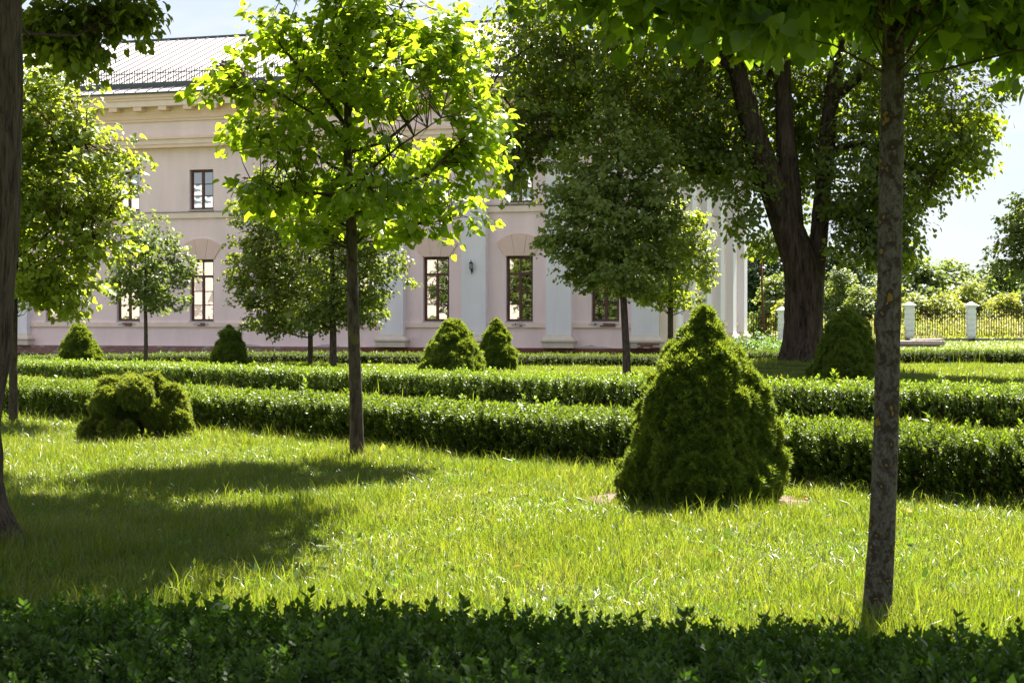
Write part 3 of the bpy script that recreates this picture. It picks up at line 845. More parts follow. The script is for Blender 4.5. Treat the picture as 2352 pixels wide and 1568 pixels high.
# scattering small pieces of one growing mass (one object, geometry nodes)
def src_collection(name, meshes):
    c = bpy.data.collections.new(name)
    for i, me in enumerate(meshes):
        o = bpy.data.objects.new('%s_%02d' % (name, i), me); c.objects.link(o)
    return c
_groups = {}
def scatter_group(coll):
    if coll.name in _groups: return _groups[coll.name]
    g = bpy.data.node_groups.new('scatter_' + coll.name, 'GeometryNodeTree')
    g.interface.new_socket('Geometry', in_out='INPUT', socket_type='NodeSocketGeometry')
    g.interface.new_socket('Geometry', in_out='OUTPUT', socket_type='NodeSocketGeometry')
    n, l = g.nodes, g.links
    gi, go = n.new('NodeGroupInput'), n.new('NodeGroupOutput')
    ip = n.new('GeometryNodeInstanceOnPoints'); ci = n.new('GeometryNodeCollectionInfo')
    ci.inputs['Collection'].default_value = coll; ci.inputs['Separate Children'].default_value = True; ci.inputs['Reset Children'].default_value = True
    ip.inputs['Pick Instance'].default_value = True
    def named(nm, tp):
        a = n.new('GeometryNodeInputNamedAttribute'); a.data_type = tp; a.inputs['Name'].default_value = nm; return a
    ix, ro, sc = named('idx', 'INT'), named('rot', 'FLOAT_VECTOR'), named('scl', 'FLOAT_VECTOR')
    er = n.new('FunctionNodeEulerToRotation')
    l.new(gi.outputs[0], ip.inputs['Points']); l.new(ci.outputs[0], ip.inputs['Instance'])
    l.new(ix.outputs['Attribute'], ip.inputs['Instance Index']); l.new(ro.outputs['Attribute'], er.inputs[0]); l.new(er.outputs[0], ip.inputs['Rotation'])
    l.new(sc.outputs['Attribute'], ip.inputs['Scale']); l.new(ip.outputs[0], go.inputs[0])
    _groups[coll.name] = g
    return g
def scatter(name, pts, rot, scl, coll, parent=None, rg=RNG):
    me = bpy.data.meshes.new(name)
    N = len(pts)
    me.vertices.add(N); me.vertices.foreach_set('co', np.asarray(pts, np.float32).ravel())
    a = me.attributes.new('idx', 'INT', 'POINT'); a.data.foreach_set('value', rg.integers(0, len(coll.objects), N).astype(np.int32))
    a = me.attributes.new('rot', 'FLOAT_VECTOR', 'POINT'); a.data.foreach_set('vector', np.asarray(rot, np.float32).ravel())
    scl = np.asarray(scl, np.float32)
    if scl.ndim == 1: scl = np.repeat(scl[:, None], 3, 1)
    a = me.attributes.new('scl', 'FLOAT_VECTOR', 'POINT'); a.data.foreach_set('vector', scl.ravel())
    me.update()
    o = link(name, me, parent)
    md = o.modifiers.new('scatter', 'NODES'); md.node_group = scatter_group(coll)
    o['kind'] = 'stuff'
    return o
def dir_to_euler(d, rg, spin=True):
    """euler that takes +Z to d, with a random spin"""
    d = norm(d)
    th = np.arccos(np.clip(d[:, 2], -1, 1)); ph = np.arctan2(d[:, 1], d[:, 0])
    # R = Rz(ph) Ry(th) Rz(spin)
    out = np.empty((len(d), 3))
    sp = rg.random(len(d)) * 6.283 if spin else np.zeros(len(d))
    ct, st, cp, sn, cs, ss = np.cos(th), np.sin(th), np.cos(ph), np.sin(ph), np.cos(sp), np.sin(sp)
    r00 = cp * ct * cs - sn * ss; r10 = sn * ct * cs + cp * ss; r20 = -st * cs
    r21 = st * ss; r22 = ct
    out[:, 1] = np.arcsin(np.clip(-r20, -1, 1)); out[:, 0] = np.arctan2(r21, r22); out[:, 2] = np.arctan2(r10, r00)
    return out

# ---- pieces to scatter
def shoot_mesh(mat, rg, h=1.0, pairs=8, ll=.3, lw=1.0, spread=.9):
    """upright box shoot of height 1 with leaf pairs"""
    pos, tip, nor, sz = [], [], [], []
    bend = rg.normal(size=2) * .12
    for k in range(pairs):
        t = .18 + .8 * k / (pairs - 1)
        p = np.array([bend[0] * t * t, bend[1] * t * t, t * h])
        a = k * 1.571 + rg.normal() * .3
        up = .45 + .9 * (k / pairs) ** 2
        for s in (0, math.pi):
            d = np.array([math.cos(a + s) * spread, math.sin(a + s) * spread, up + rg.normal() * .15])
            pos.append(p); tip.append(d); nor.append(np.array([-math.cos(a + s) * up, -math.sin(a + s) * up, .9]) + rg.normal(size=3) * .25)
            sz.append(ll * (1.05 - .5 * abs(k / pairs - .45)) * rg.uniform(.8, 1.2))
    pos, tip, nor, sz = map(np.array, (pos, tip, nor, sz))
    V, F, rv = leaf_arrays(pos, tip, nor, sz, LANCE_V * np.array([1, lw * 1.15, 1]), DIA_F, rg.random(len(pos)))
    # stem
    m = MB(); m.tube([(0, 0, 0), (bend[0] * .3, bend[1] * .3, .55 * h), (bend[0], bend[1], h)], [.018, .014, .006], 3)
    SV = np.array(m.V); SF = [f for f in m.F]
    quad = np.array([f for f in SF if len(f) == 4]) + len(V)
    return np_mesh('shoot', np.concatenate([V, SV]), [F, quad], mat, np.concatenate([rv, np.full(len(SV), .2)]))
_r = np.random.default_rng(3)
SHOOT = {k: src_collection('shoot_' + k, [shoot_mesh(M[k], _r, 1.0, *((11, .21, 1.15) if k == 'box_dark' else (10, .22, 1.05))) for _ in range(8)]) for k in ('box_green', 'box_dark', 'box_yellow')}

def tuft_mesh(mat, rg, n=22, ln=1.0):
    V, F = [], []
    for i in range(n):
        th = rg.random() ** .6 * 1.35; a = rg.random() * 6.283
        d = np.array([math.sin(th) * math.cos(a), math.sin(th) * math.sin(a), math.cos(th)])
        s = norm(np.cross(d, rg.normal(size=3)))
        b = d * .08 + np.array([0, 0, rg.random() * .3]); L = ln * rg.uniform(.6, 1.0)
        k = len(V)
        V += [b - s * .05, b + s * .05, b + d * L]
        F.append((k, k + 1, k + 2))
    V = np.array(V); return np_mesh('tuft', V, np.array(F), mat, np.repeat(rg.random(n), 3))
def sprig_mesh(mat, rg, n=38):
    V, F = [], []
    for i in range(n):
        d = rg.normal(size=3); d[2] = abs(d[2]) * 1.1 - .25; d = norm(d)
        s = norm(np.cross(d, rg.normal(size=3)))
        b = d * .3; L = rg.uniform(.45, .85) * (1.15 if d[2] > .6 else 1)
        k = len(V); V += [b - s * .13, b + s * .13, b + d * L]; F.append((k, k + 1, k + 2))
    return np_mesh('sprig', np.array(V), np.array(F), mat, np.repeat(rg.random(n), 3))
SPRIG = {k: src_collection('sprig_' + k, [sprig_mesh(M[k], _r) for _ in range(6)]) for k in ('needle', 'needle_olive')}
TUFT = {k: src_collection('tuft_' + k, [tuft_mesh(M[k], _r) for _ in range(5)]) for k in ('needle', 'needle_olive')}

def grass_patch(mat, rg, side, n, h, w, hv=.35, tall=.03):
    x = (rg.random((n, 2)) - .5) * side
    hh = h * np.exp(rg.normal(size=n) * hv); hh = np.where(rg.random(n) < tall, hh * 1.7, hh)
    a = rg.random(n) * 6.283; lean = np.abs(rg.normal(size=n)) * .45 + .12
    d = np.stack([np.cos(a), np.sin(a)], 1)
    b2 = rg.random(n) * 6.283; s = np.stack([np.cos(b2), np.sin(b2), np.zeros(n)], 1) * (w * rg.uniform(.6, 1.3, n))[:, None] / 2
    P0 = np.concatenate([x, np.zeros((n, 1)) - .005], 1)
    P1 = P0 + np.concatenate([d * (lean * hh * .35)[:, None], (hh * .6)[:, None]], 1)
    P2 = P0 + np.concatenate([d * (lean * hh * 1.1)[:, None], (hh * (1 - .25 * lean))[:, None]], 1)
    V = np.stack([P0 - s, P0 + s, P1 - s * .85, P1 + s * .85, P2], 1).reshape(-1, 3)
    k = np.arange(n)[:, None] * 5
    Q = np.concatenate([k, k + 1, k + 3, k + 2], 1); T = np.concatenate([k + 2, k + 3, k + 4], 1)
    return np_mesh('grass', V, [Q, T], mat, np.repeat(rg.random(n), 5))
GR_NEAR = src_collection('grass_near', [grass_patch(M['grass'], _r, .36, 560, .068, .004, .4) for _ in range(8)])
GR_MID = src_collection('grass_mid', [grass_patch(M['grass'], _r, .9, 620, .075, .011) for _ in range(6)])
def herb_patch(mat, rg, side, n, h, leaf):
    c = (rg.random((14, 2)) - .5) * side; hc = h * rg.uniform(.4, 1.1, 14)
    k = rg.integers(0, 14, n)
    z = rg.random(n) ** .8
    p = np.concatenate([c[k] + rg.normal(size=(n, 2)) * (.16 + .1 * z)[:, None], (z * hc[k])[:, None]], 1)
    V, F, rv = leaf_arrays(p, rg.normal(size=(n, 3)) + np.array([0, 0, .5]), rg.normal(size=(n, 3)) + np.array([0, -.3, .7]), leaf * rg.uniform(.6, 1.3, n), LANCE_V, DIA_F, rg.random(n))
    return np_mesh('herbs', V, F, mat, rv)
GR_FAR = src_collection('meadow', [herb_patch(M[m_], _r, 2.4, 420, h_, .17) for m_, h_ in (('meadow', 1.0), ('bush_lime', .7), ('meadow', .8), ('bush_green', .9), ('meadow', 1.2), ('bush_lime', .6))])

# ------------------------------------------------------------------ layout of hedges (needed by the lawn)
def hedge_axis(a, b): return np.array(a, float), np.array(b, float)
HEDGES = []
def hedge(label, pts, w, h, kind, coll_key, dens, sh, seed, shoots=0, name='box_hedge', tall=.06, wob=.05):
    """pts: centre line; w width, h height; sh mean length of a shoot"""
    rg = np.random.default_rng(seed)
    P = [np.array(p, float) for p in pts]
    HEDGES.append((P, w))
    root = empty(name, (P[0][0], P[0][1], 0)); props(root, label, 'hedge', 'clipped box hedges of the garden')
    org = np.array([P[0][0], P[0][1], 0])
    core = MB()
    h0, h1 = h if isinstance(h, tuple) else (h, h)
    PT, NR = [], []
    for a, b in zip(P, P[1:]):
        L = np.linalg.norm(b - a); u = (b - a) / L; nrm = np.array([-u[1], u[0]])
        m = max(2, int(L / .35))
        # inner core: uneven mound
        prof = [(-.36, 0), (-.4, .45), (-.34, .74), (-.18, .82), (.18, .82), (.34, .74), (.4, .45), (.36, 0)]
        V, F = [], []
        for i in range(m + 1):
            c = a + (b - a) * i / m; g = ghf(*c); h = h0 + (h1 - h0) * i / m
            for o, z in prof:
                q = c + nrm * o * w * (1 + rg.normal() * .06)
                V.append((q[0] - org[0], q[1] - org[1], g - .03 + z * h * (1 + rg.normal() * .04)))
        k = len(prof)
        for i in range(m):
            for j in range(k - 1): F.append((i * k + j, i * k + j + 1, (i + 1) * k + j + 1, (i + 1) * k + j))
        F.append(tuple(range(k))); F.append(tuple(range(m * k, (m + 1) * k)))
        core.add(V, F)
        # shoots on the skin
        for side, area in (('top', L * w), ('a', L * max(h0, h1)), ('b', L * max(h0, h1))):
            n = int(area * dens)
            s = rg.random(n) * L; h = h0 + (h1 - h0) * s / L
            bump = np.sin(s * 2.1 + seed) * .5 + np.sin(s * 5.3 + 2 * seed) * .5
            if side == 'top':
                o = (rg.random(n) - .5) * w; z = h * (.86 + .03 * bump + rg.normal(size=n) * .05) - .06 * (np.abs(o) / (w / 2)) ** 3
                d = np.stack([rg.normal(size=n) * .28, rg.normal(size=n) * .28, np.ones(n)], 1)
                d[:, :2] += nrm[None] * (o / w)[:, None] * .9
            else:
                sgn = 1 if side == 'a' else -1
                z = h * (.02 + .86 * rg.random(n) ** .8)
                o = sgn * (w / 2) * (.84 + .06 * bump + .06 * np.sin(z / h * 3) + rg.normal(size=n) * .06)
                d = np.stack([rg.normal(size=n) * .3, rg.normal(size=n) * .3, .55 + .5 * rg.random(n)], 1)
                d[:, :2] += sgn * nrm[None] * (.55 + .3 * rg.random(n))[:, None]
            xy = a + u[None] * s[:, None] + nrm[None] * o[:, None]
            PT.append(np.stack([xy[:, 0], xy[:, 1], gh(xy[:, 0], xy[:, 1]) + z], 1)); NR.append(d)
    props(core.build('inner_twigs', M['hedge_core'], root), kind='stuff')
    PT = np.concatenate(PT); NR = norm(np.concatenate(NR))
    rot = dir_to_euler(NR, rg)
    sc = sh * np.exp(rg.normal(size=len(PT)) * .25)
    sc = np.where((rg.random(len(PT)) < tall) & (NR[:, 2] > .8), sc * rg.uniform(1.15, 1.4 if coll_key == 'box_dark' else 1.8, len(sc)), sc)
    # start the shoot inside the hedge
    PT = PT - NR * (sc * .45)[:, None]
    if shoots:
        q = (np.abs(PT[:, 0] / PT[:, 1]) < 1176 / FPX * 1.02) & ((PT[:, 2] - EYE) / PT[:, 1] * FPX > -870)
        dist = np.where(q, np.linalg.norm(PT - np.array([0, 0, EYE]), axis=1) / sc, 1e9)
        od = np.argsort(dist)[:shoots]
        objs = list(SHOOT[coll_key].objects)
        for i in od:
            so = link('shoot', objs[rg.integers(len(objs))].data, root, PT[i] - org)
            so.rotation_euler = rot[i]; so.scale = (sc[i],) * 3
        mk = np.ones(len(PT), bool); mk[od] = False
        PT, rot, sc = PT[mk], rot[mk], sc[mk]
    scatter('foliage', PT - org, rot, sc, SHOOT[coll_key], root, rg)
    return root

def off(a, b, o):
    a, b = np.array(a, float), np.array(b, float); u = (b - a) / np.linalg.norm(b - a); n = np.array([-u[1], u[0]])
    return tuple(a + n * o), tuple(b + n * o)
# near hedge at the bottom of the picture
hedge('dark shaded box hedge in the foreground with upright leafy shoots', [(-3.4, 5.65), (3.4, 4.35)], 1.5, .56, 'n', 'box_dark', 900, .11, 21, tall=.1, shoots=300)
# first hedge beyond the lawn
a, b = off((-11, 28.7), (7.6, 10.4), .42)
hedge('sunlit glossy green box hedge running slantwise right behind the big cone spruce', [a, b], .85, (.5, .62), 'g', 'box_green', 620, .118, 22, tall=.18)
a, b = off((-17, 47.0), (12.5, 16.6), .44)
hedge('yellowish green box hedge running slantwise behind the first one', [a, b], .9, (.38, .68), 'y', 'box_yellow', 380, .135, 23)
hedge('low far box hedge along the foot of the palace front', [(-18.5, 59), (6.6, 51.0)], .8, .42, 'g', 'box_green', 260, .11, 24)
hedge('low far box hedge on the right below the concrete slabs', [(7.2, 53.2), (11.5, 55.2), (21, 55.2)], .8, .5, 'g', 'box_green', 260, .13, 25)

# ------------------------------------------------------------------ bare earth and grass
def earth(cx, cy, rx, ry, seed):
    rg = random.Random(seed); n = 40
    V = [(cx, cy, ghf(cx, cy) + .012)]; 
    for ring in (.5, 1.0):
        for i in range(n):
            a = 2 * math.pi * i / n; k = ring * (1 + .22 * math.sin(3 * a + seed) * ring + rg.uniform(-.1, .1) * ring)
            x, y = cx + rx * k * math.cos(a), cy + ry * k * math.sin(a)
            V.append((x, y, ghf(x, y) + (.012 if ring < 1 else .004)))
    F = [(0, 1 + i, 1 + (i + 1) % n) for i in range(n)] + [(1 + i, 1 + n + i, 1 + n + (i + 1) % n, 1 + (i + 1) % n) for i in range(n)]
    me = bpy.data.meshes.new('bare_earth'); me.from_pydata(V, [], F); me.materials.append(M['earth'])
    props(link('bare_earth', me), kind='structure')
EARTH = [(1.62, 13.85, 1.2, .8), (-4.9, 21.0, 1.1, .7), (-1.74, 18.1, .55, .3)]
for i, e in enumerate(EARTH): earth(*e, i)

def in_hedges(x, y, pad):
    m = np.zeros(len(x), bool)
    p = np.stack([x, y], 1)
    for P, w in HEDGES:
        for a, b in zip(P, P[1:]):
            ab = b - a; t = np.clip(((p - a) @ ab) / (ab @ ab), 0, 1)
            m |= np.linalg.norm(p - (a + t[:, None] * ab), axis=1) < w / 2 + pad
    return m
def lawn(name, d0, d1, cell, coll, seed, jit=.5, smin=.8, smax=1.25, pad=0.0, zs=1.0):
    rg = np.random.default_rng(seed)
    xm = d1 * 1176 / FPX * 1.06 + 2.4
    xs, ys = np.meshgrid(np.arange(-xm, xm, cell), np.arange(d0, d1, cell))
    x, y = xs.ravel(), ys.ravel()
    x = x + (rg.random(len(x)) - .5) * cell * jit; y = y + (rg.random(len(y)) - .5) * cell * jit
    m = (np.abs(x) < y * 1176 / FPX * 1.05 + (2.2 if d1 < 25 else .8)) & ~in_hedges(x, y, pad)
    for cx, cy, rx, ry in EARTH:
        m &= ((x - cx) / (rx * .95)) ** 2 + ((y - cy) / (ry * .95)) ** 2 > 1
    c = np.array([C0.x, C0.y]); 
    lx = (x - c[0]) * math.cos(TH) - (y - c[1]) * math.sin(TH); ly = (x - c[0]) * math.sin(TH) + (y - c[1]) * math.cos(TH)
    m &= ~((lx < .5) & (ly > -.4))
    x, y = x[m], y[m]
    rot = np.zeros((len(x), 3)); rot[:, 2] = rg.random(len(x)) * 6.283
    sc = rg.uniform(smin, smax, len(x))
    hf = .85 + .35 * np.sin(x * 1.7 + 1) * np.sin(y * 1.3) + .2 * np.sin(x * 4.1) * np.sin(y * 3.3 + x)
    scl = np.stack([sc, sc, sc * zs * np.clip(hf, .6, 1.5)], 1)
    return scatter(name, np.stack([x, y, gh(x, y)], 1), rot, scl, coll, None, rg)
props(lawn('lawn_grass', 5.6, 24, .3, GR_NEAR, 31), kind='stuff')
WEED = src_collection('weed_rosette', [herb_patch(M['weed'], _r, .16, 26, .07, .045) for _ in range(4)])
_x = _r.uniform(-4.5, 4.5, 420); _y = _r.uniform(6.5, 24, 420)
_m = (np.abs(_x) < _y * .34) & ~in_hedges(_x, _y, .1); _x, _y = _x[_m], _y[_m]
_rot = np.zeros((len(_x), 3)); _rot[:, 2] = _r.random(len(_x)) * 6.28
scatter('lawn_weeds', np.stack([_x, _y, gh(_x, _y)], 1), _rot, _r.uniform(.6, 1.3, len(_x)), WEED)
# longer grass where the mower does not reach: along the hedge foot and round the trunks
_a, _b = np.array([-10.5, 28.0]), np.array([7.6, 10.2]); _t = _r.random(900)
_p = _a + (_b - _a) * _t[:, None] + _r.normal(size=(900, 2)) * .07
for _c, _n, _s in [((cx + rx * .93 * math.cos(q_), cy + ry * .93 * math.sin(q_)), 3, .05) for cx, cy, rx, ry in EARTH for q_ in np.linspace(0, 6.28, 40)] + [((1.6, 13.9), 14, .8), ((-4.9, 21.0), 12, .6)]:
    _p = np.concatenate([_p, np.array(_c) + _r.normal(size=(_n, 2)) * _s])
for _c, _n, _s in (((-1.73, 17.95), 16, .16), ((1.94, 8.45), 22, .14), ((-3.7, 10.95), 60, .38), ((1.6, 13.05), 46, .45), ((-4.9, 20.5), 30, .5), ((-7.3, 23.6), 14, .15)):
    _p = np.concatenate([_p, np.array(_c) + _r.normal(size=(_n, 2)) * _s])
_rot = np.zeros((len(_p), 3)); _rot[:, 2] = _r.random(len(_p)) * 6.28
TALLG = src_collection('long_grass', [grass_patch(M['grass'], _r, .16, 34, .105, .0045, .3, .04) for _ in range(6)])
scatter('long_grass', np.stack([_p[:, 0], _p[:, 1], gh(_p[:, 0], _p[:, 1])], 1), _rot, _r.uniform(.6, 1.2, len(_p)), TALLG)
LITTER = src_collection('litter', [np_mesh('litter', HEART_V * np.array([.045, .045, .11]), HEART_F, M[k_]) for k_ in ('orange_leaf', 'straw', 'twig')])
_x = _r.uniform(-4.5, 4.5, 150); _y = _r.uniform(6.8, 22, 150); _m = (np.abs(_x) < _y * .34) & ~in_hedges(_x, _y, .1); _x, _y = _x[_m], _y[_m]
scatter('leaf_litter', np.stack([_x, _y, gh(_x, _y) + _r.uniform(.02, .055, len(_x))], 1), _r.uniform(-.5, .5, (len(_x), 3)) * np.array([1, 1, 6]), _r.uniform(.4, 1.0, len(_x)), LITTER)
props(lawn('lawn_grass', 24, 68, .75, GR_MID, 32), kind='stuff')
props(lawn('lawn_grass', 68, 101, 1.5, GR_MID, 33, smin=1.7, smax=2.4, zs=.4), kind='stuff')
props(lawn('meadow_grass', 101.2, 150, 1.25, GR_FAR, 34, smin=.8, smax=1.5, zs=1.0), kind='stuff')

# ------------------------------------------------------------------ spruces: lumps covered with needle tufts
def lumpy(name, label, base, lumps, mat_key, tl, dens, seed, cat, group, stems=None, core=.8):
    """lumps: array (x,y,z,r) rel. to base"""
    rg = np.random.default_rng(seed)
    root = empty(name, base); props(root, label, cat, group)
    Lp = np.array(lumps)
    # inner body
    mb = MB()
    for x, y, z, r in Lp:
        V = []; F = []
        k = r * core; nn = 6
        pr = [(0.05, -1), (.7, -.7), (1, 0), (.7, .7), (.05, 1)]
        mb.lathe([(a * k, c * k) for a, c in pr], nn, (x, y, z))
    props(mb.build('inner_twigs', M['spruce_core'], root), kind='stuff')
    PT, NR = [], []
    for i, (x, y, z, r) in enumerate(Lp):
        n = int(4 * math.pi * r * r * dens)
        d = norm(rg.normal(size=(n, 3)))
        p = Lp[i, :3] + d * r * (1 + rg.normal(size=(n, 1)) * .05)
        dd = np.linalg.norm(p[:, None] - Lp[None, :, :3], axis=2) / Lp[None, :, 3]
        dd[:, i] = 9
        m = (dd.min(1) > .93) & (p[:, 2] > .01)
        PT.append(p[m]); NR.append(d[m])
    PT = np.concatenate(PT); NR = np.concatenate(NR)
    NR = norm(NR + np.array([0, 0, .35]) + rg.normal(size=NR.shape) * .3)
    sc = tl * np.exp(rg.normal(size=len(PT)) * .22)
    out = rg.normal(size=len(PT)) * .3 - .35
    scatter('needles', PT + NR * (sc * out)[:, None], dir_to_euler(NR, rg), sc, SPRIG[mat_key], root, rg)
    if stems:
        mb = MB()
        for P, r in stems: mb.tube(P, r, 6)
        mb.build('stem', M['bark_young'], root)
    return root
def cone_lumps(prof, lr, seed, over=1.0, squash=(1, 1)):
    """lumps over a surface of revolution r(z) with bulging lobes"""
    rg = np.random.default_rng(seed)
    Z = np.array([p[0] for p in prof]); RR = np.array([p[1] for p in prof])
    H = Z[-1]
    out = []
    z = lr * .6
    ph = rg.random(6) * 6.28
    while z < H - lr * .2:
        r = np.interp(z, Z, RR)
        k = lr * (.8 + .35 * rg.random()) * (1 if z < H * .8 else .75)
        rr = max(r - k * .75 + rg.normal() * k * .2, 0)
        n = max(1, int(2 * math.pi * rr / (k * 1.15)) + (1 if rr < .02 else 2))
        a0 = rg.random() * 6.28
        for i in range(n):
            a = a0 + 2 * math.pi * i / n + rg.normal() * .1
            lob = 1 + .1 * math.sin(3 * a + ph[0] + z * 2.2) + .07 * math.sin(5 * a + ph[1] - z * 4) + rg.normal() * .05
            kk = k * rg.uniform(.6, 1.35)
            out.append((rr * lob * math.cos(a) * squash[0], rr * lob * math.sin(a) * squash[1], max(z + rg.normal() * k * .25, kk * .5), kk))
        z += k * .78
    # fill the inside
    for z in np.linspace(lr, H * .85, 7):
        r = np.interp(z, Z, RR); out.append((0, 0, z, max(r * .72, .03)))
    return out
gx0 = 'clipped dwarf spruces on the lawn'
def spruce(px, py, d, prof, lr, seed, label, tl, dens, sq=(1, 1), mk='needle'):
    x = (px - 1176) / FPX * d
    st = [([(0, 0, -.05), (0, 0, prof[-1][0] * .7)], [.05, .02])]
    return lumpy('dwarf_spruce', label, (x, d, ghf(x, d)), cone_lumps(prof, lr, seed, squash=sq), mk, tl, dens, seed, 'shrub', gx0, st)
spruce(1614, 1160, 13.75, [(0, .6), (.2, .66), (.4, .6), (.59, .54), (.96, .44), (1.15, .34), (1.33, .22), (1.5, .12), (1.6, .05), (1.66, .02)], .08, 41,
       'large shaggy cone-shaped spruce in the foreground on bare earth', .042, 1700)
spruce(1040, 865, 43.7, [(0, .74), (.3, .78), (.6, .66), (.9, .5), (1.2, .33), (1.4, .2), (1.5, .05)], .13, 42,
       'dark cone spruce left of the brighter one before the palace', .075, 520)
spruce(1141, 852, 48.4, [(0, .54), (.3, .56), (.6, .47), (.9, .34), (1.2, .2), (1.4, .1), (1.53, .02)], .11, 43,
       'bright green slim cone spruce beside the darker one before the palace', .075, 560)
spruce(181, 838, 54.7, [(0, .62), (.3, .6), (.6, .5), (.9, .36), (1.15, .2), (1.3, .1), (1.4, .02)], .12, 44,
       'small cone spruce at the far left below the leftmost lower windows', .085, 420)
spruce(528, 842, 52.7, [(0, .52), (.3, .5), (.6, .42), (.85, .3), (1.1, .17), (1.25, .08), (1.33, .02)], .11, 45,
       'small narrow cone spruce near the two thin trunks', .085, 420)
spruce(1942, 875, 40.7, [(0, .76), (.3, .74), (.7, .62), (1.0, .52), (1.3, .42), (1.5, .3), (1.65, .14), (1.69, .04)], .13, 46,
       'dark dome-topped spruce beside the old tree trunk', .07, 560)
# the low cushion, open at the foot
k = 20.9 / FPX
L = [(258, 886, 26, -3), (296, 905, 46, 0), (345, 906, 44, 4), (388, 935, 46, 2), (418, 985, 27, 0), (236, 935, 32, 0), (208, 986, 26, -4), (285, 948, 44, 3), (335, 940, 46, 6), (400, 965, 34, -3),
     (262, 980, 24, -8), (300, 985, 24, -9), (376, 990, 26, 5), (365, 950, 36, -4), (300, 880, 22, 0), (350, 876, 22, 2), (425, 1000, 20, -4), (210, 1003, 18, -5), (320, 900, 40, -9), (258, 915, 34, -7), (240, 900, 20, -2), (390, 905, 26, 0), (412, 950, 24, 2)]
bx = (315 - 1176) * k
rg_ = np.random.default_rng(5)
lum = []
for x, y, r, dy in L:
    c = ((x - 315) * k, dy * .03, (1012 - y) * k)
    lum.append((c[0], c[1], c[2], r * k * .88))
    for _ in range(6):
        v = rg_.normal(size=3); v /= np.linalg.norm(v)
        lum.append((c[0] + v[0] * r * k * .55, c[1] + v[1] * r * k * .55, c[2] + abs(v[2]) * r * k * .5, r * k * .46))
st = [([(.08, .05, -.03), (.06, 0, .15), (-.1, .02, .4)], [.035, .03, .015]), ([(.08, .05, 0), (-.25, -.05, .1), (-.5, -.12, .16)], [.025, .018, .01]), ([(.08, .05, 0), (.2, 0, .2), (.35, .05, .45)], [.03, .02, .01]),
      ([(.08, .05, .02), (.25, -.1, .1), (.5, -.1, .22)], [.022, .016, .008]), ([(.05, .03, .1), (-.2, .0, .2), (-.3, .1, .42)], [.02, .015, .01])]
lumpy('cushion_spruce', 'low rounded olive spruce cushion with bare stems at its foot', (bx, 20.9, 0), lum, 'needle_olive', .042, 1500, 47, 'shrub', gx0, st)

# ------------------------------------------------------------------ trees
# young lime in the middle
def pxs(base_px, d):
    """blob given in picture pixels relative to a base pixel at distance d"""
    bx_, by_ = base_px
    q = d / FPX
    return lambda x, y, rx, ry, dy=0, ryd=None, wgt=1: ((x - bx_) * q, dy, (by_ - y) * q, rx * q, (ryd if ryd is not None else rx * q), ry * q, wgt)
d = 18.0; B = pxs((820, 1058), d)
HB = [B(620, 70, 110, 60, 0), B(560, 215, 100, 55, -.3), B(830, 60, 160, 90, 0, .9), B(1010, 90, 130, 90, .2), B(1090, 170, 110, 90, 0), B(1120, 280, 90, 60, -.2), B(760, 200, 150, 90, .2, 1.1), B(940, 220, 150, 90, -.3, 1.0),
      B(580, 300, 80, 40, .3), B(680, 330, 140, 60, -.4, .9), B(900, 340, 160, 70, .3, 1.1), B(1060, 360, 120, 70, 0), B(620, 440, 100, 40, -.3), B(760, 430, 150, 60, .4, 1.1), B(920, 450, 170, 70, -.4, 1.1), B(1040, 470, 90, 60, .2),
      B(720, 520, 90, 40, .1), B(930, 530, 110, 40, .2), B(1000, 540, 50, 30, 0), B(800, -60, 170, 90, 0, 1.0), B(700, 120, 110, 70, .5)]
def P3(B, pts): return [B(x, y, 1, 1, dy)[:3] for x, y, dy in pts]
limbs = [(P3(B, [(800, 300, 0), (760, 240, .05), (700, 170, .1), (640, 100, .1), (610, 60, .1)]), [.03, .026, .02, .014, .006]),
         (P3(B, [(800, 250, 0), (830, 190, 0), (890, 130, -.1), (905, 60, -.1), (930, 0, 0)]), [.028, .024, .02, .014, .006]),
         (P3(B, [(812, 470, 0), (900, 440, -.2), (990, 400, -.2), (1060, 330, -.1), (1110, 250, 0)]), [.03, .024, .02, .014, .006]),
         (P3(B, [(808, 400, 0), (760, 380, .2), (680, 320, .2), (590, 290, .2)]), [.022, .018, .012, .006]),
         (P3(B, [(805, 350, 0), (880, 320, .3), (960, 250, .4), (1040, 160, .3)]), [.024, .02, .014, .006]),
         (P3(B, [(810, 460, 0), (740, 450, -.3), (660, 440, -.4), (590, 420, -.4)]), [.022, .018, .012, .006]),
         (P3(B, [(810, 440, 0), (860, 400, -.5), (930, 350, -.7), (1020, 290, -.7)]), [.022, .018, .012, .006]),
         (P3(B, [(802, 330, 0), (740, 280, -.4), (660, 230, -.5), (560, 215, -.5)]), [.022, .018, .012, .006]),
         (P3(B, [(800, 240, 0), (780, 150, .3), (770, 60, .4), (760, -30, .4)]), [.022, .018, .012, .006]),
         (P3(B, [(812, 490, 0), (880, 500, .3), (960, 510, .4), (1030, 500, .4)]), [.02, .016, .012, .006])]
tree('young_lime_tree', 'slender young lime in mid lawn with open bright green crown', (W(820, 1058, d).x, d, 0),
     [(0, 0, -.1), (-.01, 0, .6), (-.04, .01, 1.5), (-.06, 0, 2.6), (-.1, 0, 3.3), (-.1, 0, 4.1), (-.06, 0, 4.9), (0, 0, 5.5)], [.088, .073, .066, .062, .05, .04, .025, .01],
     limbs, HB, 1020, 12, .34, .09, HEART_V, HEART_F, M['lime_young'], M['bark_mossy'], 51, nleafobj=300, droop=.5, edge=.75, clump=(1.9, -2.2))

